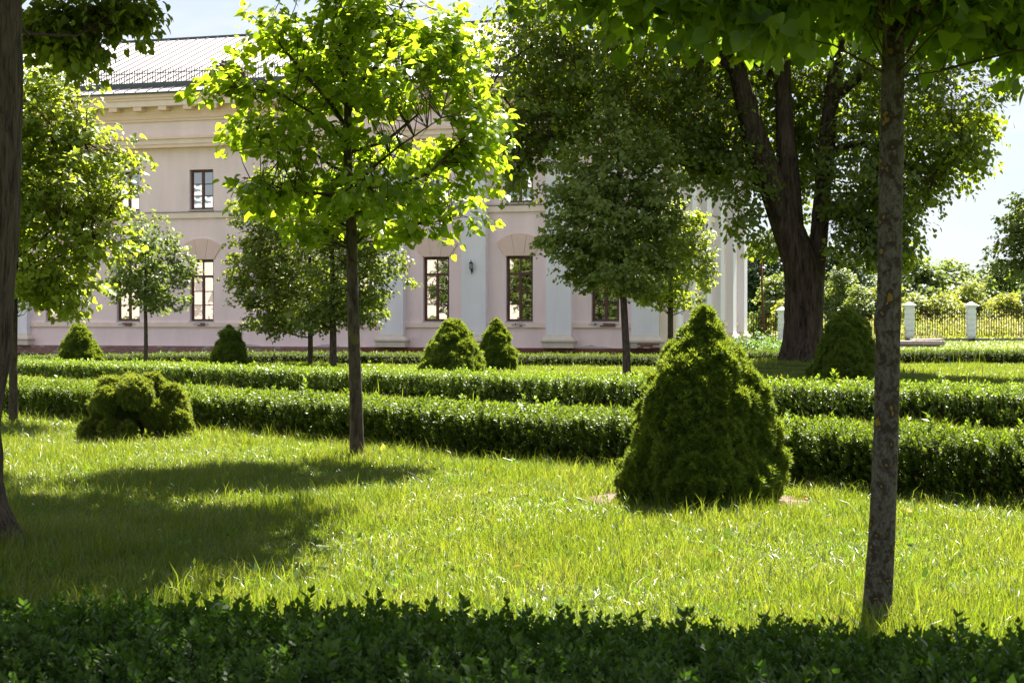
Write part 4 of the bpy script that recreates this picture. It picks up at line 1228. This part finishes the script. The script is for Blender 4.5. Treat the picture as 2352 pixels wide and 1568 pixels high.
# near lime on the right, its crown just above
d = 8.5; B = pxs((2022, 1432), d)
NB = [B(1330, -42, 120, 60, -.2, .5), B(1500, -2, 170, 70, 0, .7), B(1700, 38, 110, 110, -.3, .5), B(1800, -22, 200, 80, .3, .7), B(1980, -22, 200, 70, -.4, .7), B(2150, -2, 170, 90, 0, .8), B(2300, 28, 150, 100, .2, .7), B(2420, 88, 110, 130, 0, .6),
      B(1450, -160, 300, 160, 0, 1.1, .8), B(1800, -250, 400, 220, 0, 1.5, .8), B(2250, -200, 350, 220, 0, 1.4, .8), B(2000, -500, 450, 200, 0, 1.5, .6), B(1950, -50, 500, 60, -.9, .5, .5), B(1900, -60, 500, 70, 1.0, .5, .4), B(1735, 120, 60, 60, -.4, .25, .5), B(2335, 270, 16, 25, 0, .04, .8),
      (-1.9, -.3, 5.0, 1.5, 1.6, .9, 1.0), (-.6, -.6, 5.2, 1.6, 1.4, 1.0, 1.0), (.9, -.5, 5.0, 1.6, 1.4, 1.0, 1.0), (-2.9, .2, 5.6, 1.2, 1.3, .8, .8)]
tree('near_lime_tree', 'nearest tree on the right with lichen-spotted grey trunk and hanging broad leaves', (W(2022, 1432, d).x, d, 0),
     [(-.02, 0, -.1), (-.008, 0, .12), (.012, 0, .45), (.033, 0, 1.0), (.04, .0, 1.5), (.038, .0, 1.58), (.046, 0, 1.7), (.055, 0, 2.4), (.065, 0, 3.1), (.06, 0, 4.2), (.05, 0, 5.0)], [.086, .075, .07, .064, .065, .071, .063, .062, .058, .04, .02],
     22, NB, 2300, 10, .3, .084, ROUND_V, HEART_F, M['lime_near'], M['bark_lichen'], 52, nleafobj=300, droop=1.1, edge=.6, trunk_n=28, limb_z=3.45, trunk_wob=.035)

# lime on the left, base beside the big trunk
d = 23.8; B = pxs((30, 978), d)
LB = [B(120, 240, 110, 110, 0, .8), B(60, 330, 120, 130, .2, 1.0), B(200, 330, 80, 70, 0, .5), B(130, 430, 160, 120, 0, 1.1), B(260, 420, 60, 80, 0, .5), B(80, 560, 150, 120, 0, 1.2), B(230, 540, 100, 80, -.2, .7), B(120, 660, 120, 50, .2, .8), B(30, 650, 130, 60, 0, .8),
      B(290, 360, 50, 40, 0, .3), B(-60, 400, 160, 260, 0, 1.3), B(60, 180, 80, 70, 0, .5), B(160, 700, 50, 30, 0, .3)]
tree('left_lime_tree', 'bushy bright lime tree at the left edge before the palace front', (W(30, 978, d).x, d, 0),
     [(0, 0, -.1), (0, 0, 1), (.02, 0, 2), (.05, 0, 3.2), (.1, 0, 4.6)], [.075, .06, .055, .04, .012],
     14, LB, 1500, 12, .3, .075, HEART_V, HEART_F, M['lime_bright'], M['bark_young'], 53, droop=.6, edge=.6, clump=(1.4, -3.0))

# small tree at left in front of the windows
d = 54.7; B = pxs((335, 838), d)
tree('small_round_tree', 'small round-crowned tree with thin straight trunk between two lower windows', (W(335, 838, d).x, d, ghf(W(335, 838, d).x, d)),
     [(0, 0, -.1), (0, 0, 1.2), (-.02, 0, 2.2), (0, 0, 4.0)], [.075, .065, .06, .015],
     10, [B(350, 610, 95, 85, 0), B(310, 650, 65, 60, 0), B(330, 540, 60, 65, 0), B(420, 620, 40, 40, 0), B(370, 690, 70, 30, 0), B(400, 560, 20, 50, 0), B(280, 640, 30, 50, 0)], 620, 14, .34, .085, HEART_V, HEART_F, M['lime_mid'], M['bark_young'], 54, edge=.7, clump=(1.5, -3.2), twigs=False)

# the two trees side by side with pale and russet tips
def tipfix(pos, rnd):
    c = pos[:, :2].mean(0); r = np.linalg.norm(pos[:, :2] - c, axis=1); r = r / np.percentile(r, 97)
    return np.clip(rnd * .72 + np.where(r > .82, .33, 0) * np.random.default_rng(1).random(len(r)) , 0, 1)
d = 53.5; B = pxs((713, 840), d)
tree('twin_tree', 'thin grey trunk of the left one of two touching round trees with russet tips', (W(713, 840, d).x, d, ghf(W(713, 840, d).x, d)),
     [(0, 0, -.1), (0, 0, 1.2), (0, 0, 2.4), (-.05, 0, 5.5)], [.09, .08, .07, .02],
     12, [B(640, 620, 120, 110, 0), B(610, 500, 85, 80, 0), B(700, 500, 110, 110, 0), B(690, 680, 130, 80, 0), B(580, 600, 60, 60, 0), B(620, 420, 40, 40, 0), B(560, 560, 50, 14, 0, .3), B(555, 690, 40, 12, 0, .3), B(540, 645, 40, 12, 0, .3), B(640, 740, 90, 30, 0)], 1600, 14, .38, .092, HEART_V, HEART_F, M['lime_tips'], M['bark_young'], 55, edge=.7, rndfix=tipfix, clump=(1.4, -3.4), twigs=False)
d = 51.0; B = pxs((765, 842), d)
tree('twin_tree', 'thicker brown trunk of the right one of two touching round trees with russet tips', (W(765, 842, d).x, d, ghf(W(765, 842, d).x, d)),
     [(0, 0, -.1), (0, 0, 1.2), (-.03, 0, 2.4), (0, 0, 5.5)], [.12, .105, .095, .02],
     12, [B(800, 610, 120, 100, 0), B(840, 520, 90, 80, 0), B(760, 480, 100, 100, 0), B(820, 690, 100, 60, 0), B(890, 610, 45, 70, 0), B(930, 640, 35, 10, 0, .3), B(910, 590, 40, 10, 0, .3), B(900, 700, 40, 14, 0, .3), B(730, 720, 80, 40, 0)], 1400, 14, .38, .09, HEART_V, HEART_F, M['lime_tips'], M['bark_young'], 56, edge=.7, rndfix=tipfix, clump=(1.4, -3.4), twigs=False)

# the two trees right of the middle
d = 42.8; B = pxs((1440, 868), d)
tree('round_lime_tree', 'full pale-leaved lime with leaning trunk before the palace right of centre', (W(1440, 868, d).x, d, ghf(W(1440, 868, d).x, d)),
     [(0, 0, -.1), (-.02, 0, .8), (-.1, 0, 2.2), (-.2, 0, 3.6), (-.25, 0, 6.8)], [.12, .1, .09, .07, .015],
     16, [B(1400, 340, 110, 90, 0), B(1340, 430, 100, 90, 0), B(1480, 440, 110, 110, 0), B(1400, 500, 170, 110, 0), B(1310, 560, 85, 70, 0), B(1520, 560, 70, 70, 0), B(1420, 610, 150, 65, 0), B(1340, 640, 50, 30, 0), B(1390, 270, 60, 50, 0), B(1500, 350, 60, 60, 0), B(1450, 660, 60, 25, 0), B(1260, 545, 40, 25, 0, .4)],
     1500, 14, .36, .1, HEART_V, HEART_F, M['lime_mid'], M['bark_young'], 57, edge=.7, clump=(1.3, -3.4), twigs=False)
d = 56.0; B = pxs((1540, 838), d)
tree('corner_lime_tree', 'smaller bright lime in front of the palace corner', (W(1540, 838, d).x, d, ghf(W(1540, 838, d).x, d)),
     [(0, 0, -.1), (0, 0, 1.2), (0, 0, 2.4), (.05, 0, 5.2)], [.11, .1, .09, .02],
     12, [B(1545, 640, 95, 80, 0), B(1590, 560, 50, 80, 0), B(1500, 560, 70, 70, 0), B(1560, 500, 40, 40, 0), B(1490, 680, 50, 30, 0), B(1620, 620, 25, 60, 0), B(1600, 500, 20, 30, 0)], 700, 14, .36, .095, HEART_V, HEART_F, M['lime_bright'], M['bark_young'], 58, edge=.7, clump=(1.4, -3.4), twigs=False)

# the tree at the right edge
d = 41.0; B = pxs((2440, 880), d)
tree('edge_tree', 'dark leafy tree cut off by the right edge of the picture', (W(2440, 880, d).x, d, ghf(W(2440, 880, d).x, d)),
     [(0, 0, -.1), (0, 0, 1.2), (0, 0, 2.4), (0, 0, 5.2)], [.12, .1, .09, .02],
     10, [B(2400, 560, 110, 110, 0), B(2340, 600, 75, 80, 0), B(2420, 460, 90, 60, 0), B(2450, 600, 130, 110, 0), B(2350, 470, 40, 40, 0), B(2330, 530, 40, 50, 0)], 700, 14, .36, .085, HEART_V, HEART_F, M['lime_mid'], M['bark_young'], 59, edge=.7, clump=(1.4, -3.2), twigs=False)

# the old lime
d = OLD[1]; gz = ghf(*OLD); B = pxs((1845, 830), d)
OB = [B(1230, 150, 150, 200, 0, 2.2), B(1190, 330, 60, 100, 0, 1.0), B(1185, 420, 45, 50, 0, .6), B(1400, 100, 230, 190, 0, 3.5), B(1290, 300, 90, 100, 0, 1.5), B(1480, 250, 180, 130, 0, 2.5), B(1620, 200, 170, 190, 1.2, 2.4), B(1600, 360, 70, 80, 0, 1.2),
      B(1700, 440, 70, 130, -.5, .9), B(1680, 360, 80, 80, .8, 1.2), B(1760, 170, 200, 180, 2.0, 1.8), B(1950, 150, 230, 200, 2.0, 2.0), B(2020, 120, 160, 110, -1.5, 1.5), B(1760, 40, 200, 110, -1.5, 1.8), B(1980, 380, 120, 170, -.3, 1.6), B(2040, 480, 90, 120, -.2, 1.2), B(1960, 560, 80, 70, -1.0, .7), B(2030, 590, 60, 40, -.6, .6),
      B(2120, 260, 150, 160, 0, 2.5), B(2180, 330, 110, 110, 0, 1.6), B(2250, 200, 90, 110, 0, 1.5), B(2120, 430, 70, 70, 0, 1.0), B(1850, 380, 60, 120, 1.2, 1.0, .7), B(1765, 560, 35, 35, 1.0, .5), B(1850, 330, 70, 130, 1.6, 1.0, 1.3), B(1950, 480, 70, 60, -.8, .7, 1.3), B(2000, 565, 90, 50, -.8, .7, 1.3), B(1850, 480, 40, 70, 2.2, .8, .8),
      B(1500, -150, 350, 220, 0, 4.5, .55), B(1850, -350, 450, 300, 0, 6.0, .5), B(2150, -80, 250, 220, 0, 4.5, .55), B(1700, -100, 400, 220, -3.5, 3.0, .5)]
limbs = [(P3(B, [(1850, 700, 0), (1838, 600, 0), (1800, 500, 0), (1762, 400, -.1), (1725, 300, -.2), (1690, 170, -.3), (1650, 20, -.3), (1600, -150, -.3)]), [.54, .5, .43, .38, .33, .26, .2, .1]),
         (P3(B, [(1815, 520, 0), (1812, 420, .1), (1806, 320, .2), (1802, 200, .3), (1800, 60, .3), (1800, -200, .2), (1810, -420, .2)]), [.38, .33, .27, .23, .19, .15, .06]),
         (P3(B, [(1856, 720, .1), (1868, 640, .1), (1882, 560, .2), (1893, 440, .3), (1901, 340, .3), (1914, 230, .4), (1930, 100, .5), (1980, -80, .5), (2040, -250, .5)]), [.44, .34, .26, .24, .26, .22, .18, .13, .07]),
         (P3(B, [(1690, 170, -.3), (1600, 90, -.6), (1480, 50, -.8), (1330, 60, -.8), (1220, 120, -.8)]), [.2, .15, .12, .09, .04]),
         (P3(B, [(1912, 230, .4), (1990, 160, .2), (2090, 150, 0), (2200, 200, 0)]), [.17, .13, .09, .04]),
         (P3(B, [(1800, 200, .3), (1740, 120, 1.0), (1640, 60, 1.4), (1520, 80, 1.5)]), [.17, .12, .09, .04]),
         (P3(B, [(1895, 350, .3), (1960, 330, -.4), (2040, 360, -.7), (2110, 420, -.8)]), [.12, .1, .07, .03])]
tree('old_lime_tree', 'massive old forked lime with dark furrowed trunk on a grassy mound', (OLD[0], d, gz - .05),
     [(0, 0, -.2), (0, 0, .5), (0, 0, 1.1), (.02, 0, 1.9), (.03, 0, 2.3), (.02, 0, 2.9)], [.6, .56, .54, .54, .5, .25],
     limbs, OB, 7600, 13, .62, .12, HEART_V, HEART_F, M['old_leaf'], M['bark_old'], 60, edge=.62, clump=(.9, -2.6), twigs=True, extra=40, flare=(.32, 1.0), trunk_n=28, trunk_wob=.05, droop=.9)

# the big trunk at the left edge with its boughs hanging into the top corner
d = 11.2; bx0 = -3.80
UPC = [(-.9, 8.0, 7.7, 1.9, 1.8, 1.3), (1.0, 4.7, 7.0, 1.8, 1.6, 1.2), (2.6, 5.2, 7.0, 1.4, 1.2, 1.0), (1.1, 5.8, 7.2, 1.9, 1.5, 1.2), (2.9, 3.4, 6.7, 1.2, 1.3, .9), (0, 4.2, 7.0, 2.6, 2.4, 1.5), (1.3, 1.5, 6.6, 2.2, 2.0, 1.3), (.9, 3.0, 6.9, 2.0, 1.6, 1.3), (-1.0, -2, 6.4, 2.6, 2.0, 1.5), (1.2, -2.0, 6.5, 1.6, 1.6, 1.2), (-2.0, 2.0, 7.0, 2.2, 2.6, 1.5)]
T0c = [(0, 1.0, 7.2, 1.2, 1.2, 1.0), (-.6, -.6, 6.8, 1.2, 1.2, 1.0)]
q = 14.0 / FPX
def TC(x, y, rx, ry, dd=14.0, ryd=.5, w=2.0):
    p = W(x, y, dd); s_ = dd / FPX
    return (p.x - bx0, p.y - 11.2, p.z, rx * s_, ryd, ry * s_, w)
T0c += [TC(200, 20, 170, 50), TC(150, 70, 90, 60), TC(95, 60, 60, 60), TC(300, 20, 60, 40), TC(190, 105, 30, 25)]
lt = tree('leaning_tree', 'thick dark trunk leaning along the left edge of the picture', (bx0, d, -.05),
     [(0, 0, -.1), (-.06, 0, .5), (-.06, 0, .9), (.0, 0, 1.4), (.05, 0, 2.3), (.08, 0, 3.2), (.1, 0, 4.6), (.2, .3, 6.2)], [.34, .3, .28, .29, .31, .31, .27, .14],
     5, T0c, 900, 10, .36, .066, HEART_V, HEART_F, M['old_leaf'], M['bark_left'], 61, edge=1.0, limb_r=.07, twigs=True, flare=(.4, .45), trunk_n=24, trunk_wob=.06, droop=1.0)

rgw = np.random.default_rng(77)
tps, outw = sample_blobs(UPC, 9000, rgw, .9)
ps, tp_, nr, szs = foliage_on_tips(tps, outw, np.full(len(tps), 10), .5, .13, rgw, .5)
V, F, rv = leaf_arrays(ps, tp_, nr, szs, DIA_V * np.array([1, 1.15, 1]), DIA_F, rgw.random(len(ps)))
props(link('crown', np_mesh('crown', V, F, M['old_leaf'], rv), lt), kind='stuff')

# ------------------------------------------------------------------ beyond the garden
fence = empty('iron_fence', (12.5, 100, 0)); props(fence, 'brown iron picket fence with white banded posts at the end of the grounds', 'fence')
mb = MB()
prof = [(.245, .0), (.245, .04)]
POSTV = MB()
def band(mb, z0, z1, r, bulge):
    lv = [(z0, r - .03), (z0 + .02, r - .03), (z0 + .035, r), (z0 + (z1 - z0) / 2, r + bulge), (z1 - .02, r), (z1, r - .03)]
    for (a, ra), (b, rb) in zip(lv, lv[1:]):
        mb.hexa([(-ra, -ra, a), (ra, -ra, a), (ra, ra, a), (-ra, ra, a), (-rb, -rb, b), (rb, -rb, b), (rb, rb, b), (-rb, rb, b)])
mbp = MB(); mbp.box(-.2, .2, -.2, .2, -.3, 2.0); POSTM = mbp.mesh('post', M['fence_white'])
mbb = MB(); band(mbb, 0, .343, .25, .012); BANDM = mbb.mesh('band', M['fence_white'])
mbc = MB()
mbc.hexa([(-.2, -.2, 1.78), (.2, -.2, 1.78), (.2, .2, 1.78), (-.2, .2, 1.78), (-.3, -.3, 2.02), (.3, -.3, 2.02), (.3, .3, 2.02), (-.3, .3, 2.02)])
mbc.box(-.35, .35, -.35, .35, 2.02, 2.07)
mbc.hexa([(-.35, -.35, 2.07), (.35, -.35, 2.07), (.35, .35, 2.07), (-.35, .35, 2.07), (-.03, -.03, 2.27), (.03, -.03, 2.27), (.03, .03, 2.27), (-.03, .03, 2.27)])
CAPM = mbc.mesh('cap', M['fence_white'])
mk = MB(); mk.box(-.02, .02, -.011, .011, 0, 1.72); PICK = mk.mesh('picket', M['fence_iron'])
SP = 3.83
for i in range(0, 7):
    x = 4.33 + (i - 1) * SP + (0.25 if i >= 3 else 0)
    up = .33 if i >= 3 else .02
    p = link('post', POSTM, fence, (x, 0, up))
    for r in range(5): link('band', BANDM, p, (0, 0, .08 + r * .345))
    link('cap', CAPM, p)
    if i == 0 or i < 6:
        u2 = up
        mr = MB()
        for z in (.18, .3, 1.56): mr.box(.2, SP - .2, -.012, .012, z - .014, z + .014)
        mr.build('rail', M['fence_iron'], fence, loc=(x, 0, u2))
        for q_ in range(1, 25):
            xx = x + .05 + q_ * .153
            if .3 < xx - x < SP - .28: link('picket', PICK, fence, (xx, -.025, u2 + .17))
mb = MB(); mb.box(12.0, 36, -.2, .2, -.4, .335); mb.build('plinth_wall', M['concrete'], fence)
mb = MB(); mb.box(-6, 12.0, -.2, .2, -.4, .06); mb.build('plinth_wall', M['concrete'], fence)

p = W(1757, 800, 76)
pole = MB(); pole.tube([(0, 0, -.3), (-.12, 0, 2.4), (-.2, 0, 5.2)], [.055, .05, .045], 8); pole.lathe([(.0, 0), (.06, 0), (.06, .05), (.0, .06)], 8, (-.2, 0, 5.2))
po = pole.build('rusty_pole', M['rust'], None, smooth=True, loc=(p.x, p.y, ghf(p.x, p.y))); props(po, 'thin rusty red-brown pole beyond the palace corner', 'pole')

# concrete slab pile
p = W(2110, 800, 80); g = ghf(p.x, p.y)
sl = empty('slab_pile', (p.x, p.y, g)); props(sl, 'pile of old concrete slabs before the fence right of the near trunk', 'slabs')
def slab(x0, x1, y0, y1, z0, z1, tilt, rz):
    mb = MB(); mb.box(x0, x1, y0, y1, 0, z1 - z0)
    me = mb.mesh('slab', M['slab']); bm = bmesh.new(); bm.from_mesh(me)
    bmesh.ops.bevel(bm, geom=bm.edges[:], offset=.025, segments=1, affect='EDGES')
    for v in bm.verts: v.co += Vector((random.uniform(-.02, .02), random.uniform(-.02, .02), random.uniform(-.012, .012)))
    bm.to_mesh(me); bm.free()
    o = link('slab', me, sl, (0, 0, z0)); o.rotation_euler = (0, tilt, rz)
slab(-1.1, .9, -.6, .6, -.05, .14, 0, .02); slab(-1.2, 1.12, -.7, .7, .15, .34, R(.6), 0); slab(-.25, 1.25, -.1, .55, .36, .43, R(-1.2), R(6)); slab(.4, 1.5, -.5, .5, -.1, .1, R(14), R(5))

p = W(2183, 844, 50)
mb = MB(); mb.tube([(.03, 0, -.1), (.0, 0, .15), (-.06, .02, .37)], [.013, .013, .011], 6); mb.tube([(-.06, .02, .355), (-.02, .02, .345)], [.012, .012], 6)
props(mb.build('blue_stake', M['blue'], None, loc=(p.x, p.y, ghf(p.x, p.y))), 'thin bright blue stake stuck in the far lawn', 'stake')

# small things on the lawn
p = W(742, 1274, 10.9)
mb = MB(); mb.hexa([(-.05, -.006, 0), (.045, -.003, -.004), (.045, .003, -.004), (-.05, .006, 0), (-.05, -.006, .006), (.045, -.003, 0), (.045, .003, 0), (-.05, .006, .006)])
props(mb.build('dry_blade', M['straw'], None, loc=(p.x, p.y, max(p.z, .05))), 'pale dry blade lying on the shaded lawn', 'straw')
p = W(1172, 1048, 17.3)
mb = MB(); mb.tube([(-.08, 0, .06), (0, .02, .035), (.06, .0, .02), (.1, .03, .005)], [.006, .007, .006, .003], 5)
props(mb.build('twig', M['straw'], None, loc=(p.x, p.y, .03)), 'short pale twig in the grass before the first hedge', 'twig')
p = W(880, 1030, 18.6)
me = np_mesh('lime_leaf', np.stack([HEART_V[:, 1], HEART_V[:, 2] * 2, HEART_V[:, 0]], 1) * .085, HEART_F, M['bush_lime'], np.full(9, .9))
o = link('lime_leaf', me, None, (p.x, p.y, .06)); props(o, 'single yellow-green leaf standing up against the first hedge', 'leaf')
for i, (x, y, dd, lab) in enumerate(((2087, 1195, 12.7, 'orange dead leaf in the grass right of the near trunk'), (1850, 1152, 13.9, 'orange dead leaf on the bare earth beside the big spruce'))):
    p = W(x, y, dd)
    me = np_mesh('dead_leaf', HEART_V * np.array([.05, .05, .12]) + np.array([0, 0, .02]), HEART_F, M['orange_leaf'])
    o = link('dead_leaf', me, None, (p.x, p.y, .05 if i == 0 else .015)); o.rotation_euler = (.4, -.3, 1.0 + i); props(o, lab, 'leaf', 'dead leaves on the lawn')

# shrubs, bushes and trees beyond the fence
def shrub(name, label, x, d, w, h, mat, n, leaf, seed, cat='bush', group='bushes and trees beyond the fence', nb=9, trunk=True, top=1.0):
    rg = np.random.default_rng(seed)
    blobs = []
    for i in range(nb):
        t = (i + .5) / nb
        zz = h * (.15 + .7 * t); ww = w * (1 - .55 * t ** 1.5) * .6
        a = rg.random() * 6.28; r = ww * .6 * rg.random() ** .5
        s = w * rg.uniform(.22, .36) * (1 - .4 * t)
        blobs.append((math.cos(a) * r, math.sin(a) * r, min(zz, h - s * .7), s, s, s * .85))
    z = ghf(x, d)
    return tree(name, label, (x, d, z), [(0, 0, -.2), (0, 0, h * .3), (0, 0, h * .7)], [.03 * h * .5 + .03, .02 * h * .5 + .02, .02],
                4, blobs, n, 10, leaf * 3.2, leaf, DIA_V, DIA_F, mat, M['bark_young'], seed, group, cat, edge=.6, twigs=False, trunk_n=8)
def sx(px, d): return (px - 1176) / FPX * d
SH = [(1790, 640, 112, 5.2, 5.0, 'bush_green', 'mid green rounded tree behind the rusty pole', 'tree'),
      (1810, 690, 106, 2.4, 3.4, 'bush_lime', 'yellow-green sapling behind the first white post', 'bush'),
      (1760, 640, 140, 9, 10, 'bush_dark', 'tall dark tree rising behind the palace corner', 'tree'),
      (1930, 600, 135, 5, 6.6, 'bush_green', 'mid green bush right of the old trunk', 'bush'),
      (1985, 620, 128, 4.0, 4.6, 'bush_green', 'feathery green bush behind the second white post', 'bush'),
      (1925, 560, 160, 7, 9.5, 'bush_dark', 'dark tree far behind the old trunk', 'tree'),
      (2100, 640, 130, 3.6, 3.6, 'bush_lime', 'yellow-green bush behind the third white post', 'bush'),
      (2165, 650, 128, 4.4, 3.9, 'bush_lime', 'broad yellow-green bush between the last two posts', 'bush'),
      (2240, 640, 134, 5, 4.8, 'bush_lime', 'tall yellow-green bush behind the last clear post', 'bush'),
      (2300, 650, 130, 4, 3.6, 'bush_lime', 'yellow-green bush below the edge tree', 'bush'),
      (2370, 640, 132, 5, 5, 'bush_green', 'green bush behind the edge tree', 'bush'),
      (2040, 640, 128, 4.4, 4.6, 'bush_lime', 'pale yellow bush left of the near trunk beyond the fence', 'bush')]
for i, (px, _, dd, w, h, mk_, lab, cat) in enumerate(SH):
    shrub('far_' + cat, lab, sx(px, dd), dd, w, h, M[mk_], int(500 + w * h * 18), .2 if mk_ != 'bush_dark' else .26, 70 + i, cat)
for i, (px, dd, h, w, mk_, lab) in enumerate(((2120, 170, 9.0, 10, 'bush_green', 'rounded olive tree on the skyline right of the near trunk'), (2200, 178, 8.2, 10, 'bush_green', 'olive tree on the skyline above the last bushes'),
                                             (2285, 182, 8.0, 9, 'bush_dark', 'dark tree on the skyline beside the edge tree'), (2060, 175, 8.5, 9, 'bush_dark', 'dark tree on the skyline behind the near trunk'), (1960, 190, 9.0, 10, 'bush_green', 'green tree on the skyline right of the old trunk'))):
    shrub('skyline_tree', lab, sx(px, dd), dd, w, h, M[mk_], 900, .42, 90 + i, 'tree')
# far wood as one mass
rgw = np.random.default_rng(8)
bl = []
for i in range(120):
    x = rgw.uniform(-90, 130); y = rgw.uniform(210, 240); h = rgw.uniform(5, 9)
    bl.append((x, y, h * .5, rgw.uniform(4, 7), 4, h * .55))
tps, outw = sample_blobs(bl, 9000, rgw, .5)
ps, tp_, nr, szs = foliage_on_tips(tps, outw, np.full(len(tps), 4), 2.0, .75, rgw, .4)
V, F, rv = leaf_arrays(ps, tp_, nr, szs, DIA_V, DIA_F, rgw.random(len(ps)))
props(link('far_wood', np_mesh('far_wood', V, F, M['bush_dark'], rv)), kind='stuff')
# weeds by the palace side
rgw = np.random.default_rng(9)
bl = [(9.0 + i * .42, 66 + rgw.uniform(-1.5, 1.2), .25, .4, .5, rgw.uniform(.3, .9)) for i in range(7)] + [(11.4, 72, .3, .6, .6, .5), (12.2, 73, .2, .6, .6, .4)]
tps, outw = sample_blobs(bl, 420, rgw, .6); tps[:, 2] = np.abs(tps[:, 2])
ps, tp_, nr, szs = foliage_on_tips(tps, outw, np.full(len(tps), 9), .3, .13, rgw, .1)
V, F, rv = leaf_arrays(ps, tp_, nr, szs, LANCE_V, DIA_F, rgw.random(len(ps)))
props(link('weeds', np_mesh('weeds', V, F, M['weed'], rv)), kind='stuff')
# unseen trees added behind and beside the viewer to darken the foreground
for i, (x, y, lab) in enumerate(((-8.2, 6.5, 'added dense shade tree left of the viewer outside the picture'), (-3.4, -4.0, 'added unseen shade tree behind the viewer to the left'),
                                 (3.2, -4.6, 'added unseen shade tree behind the viewer to the right'), (7.4, 3.6, 'added dense shade tree right of the viewer outside the picture'))):
    rgw = np.random.default_rng(140 + i)
    tree('added_shade_tree', lab, (x, y, 0), [(0, 0, -.1), (0, 0, 2), (.05, 0, 4), (0, 0, 7)], [.22, .18, .15, .04], 6,
         [(0, 0, 5.4, 3.1, 3.0, 2.0), (-.8, .5, 7.2, 2.2, 2.2, 1.5), (1.2, -.6, 4.6, 2.0, 2.0, 1.3), (-1.6, -.6, 4.4, 1.8, 1.8, 1.2)], 900, 10, .6, .2, DIA_V, DIA_F, M['old_leaf'], M['bark_young'], 140 + i, 'added shade trees around the viewer', 'tree', edge=.7, twigs=False)
# trees behind the viewer that the right-hand panes mirror
MIR = ('left of two', 'nearest', 'middle', 'far', 'rightmost')
for i, (x, y) in enumerate(((-46, -6), (-40, -22), (-30, -30), (-52, -34), (-20, -34))):
    shrub('mirrored_tree', '%s leafy tree behind the viewer mirrored in the right-hand window panes' % MIR[i], x, y, 11, 11, M['bush_green'], 900, .5, 120 + i, 'tree', 'trees behind the viewer')
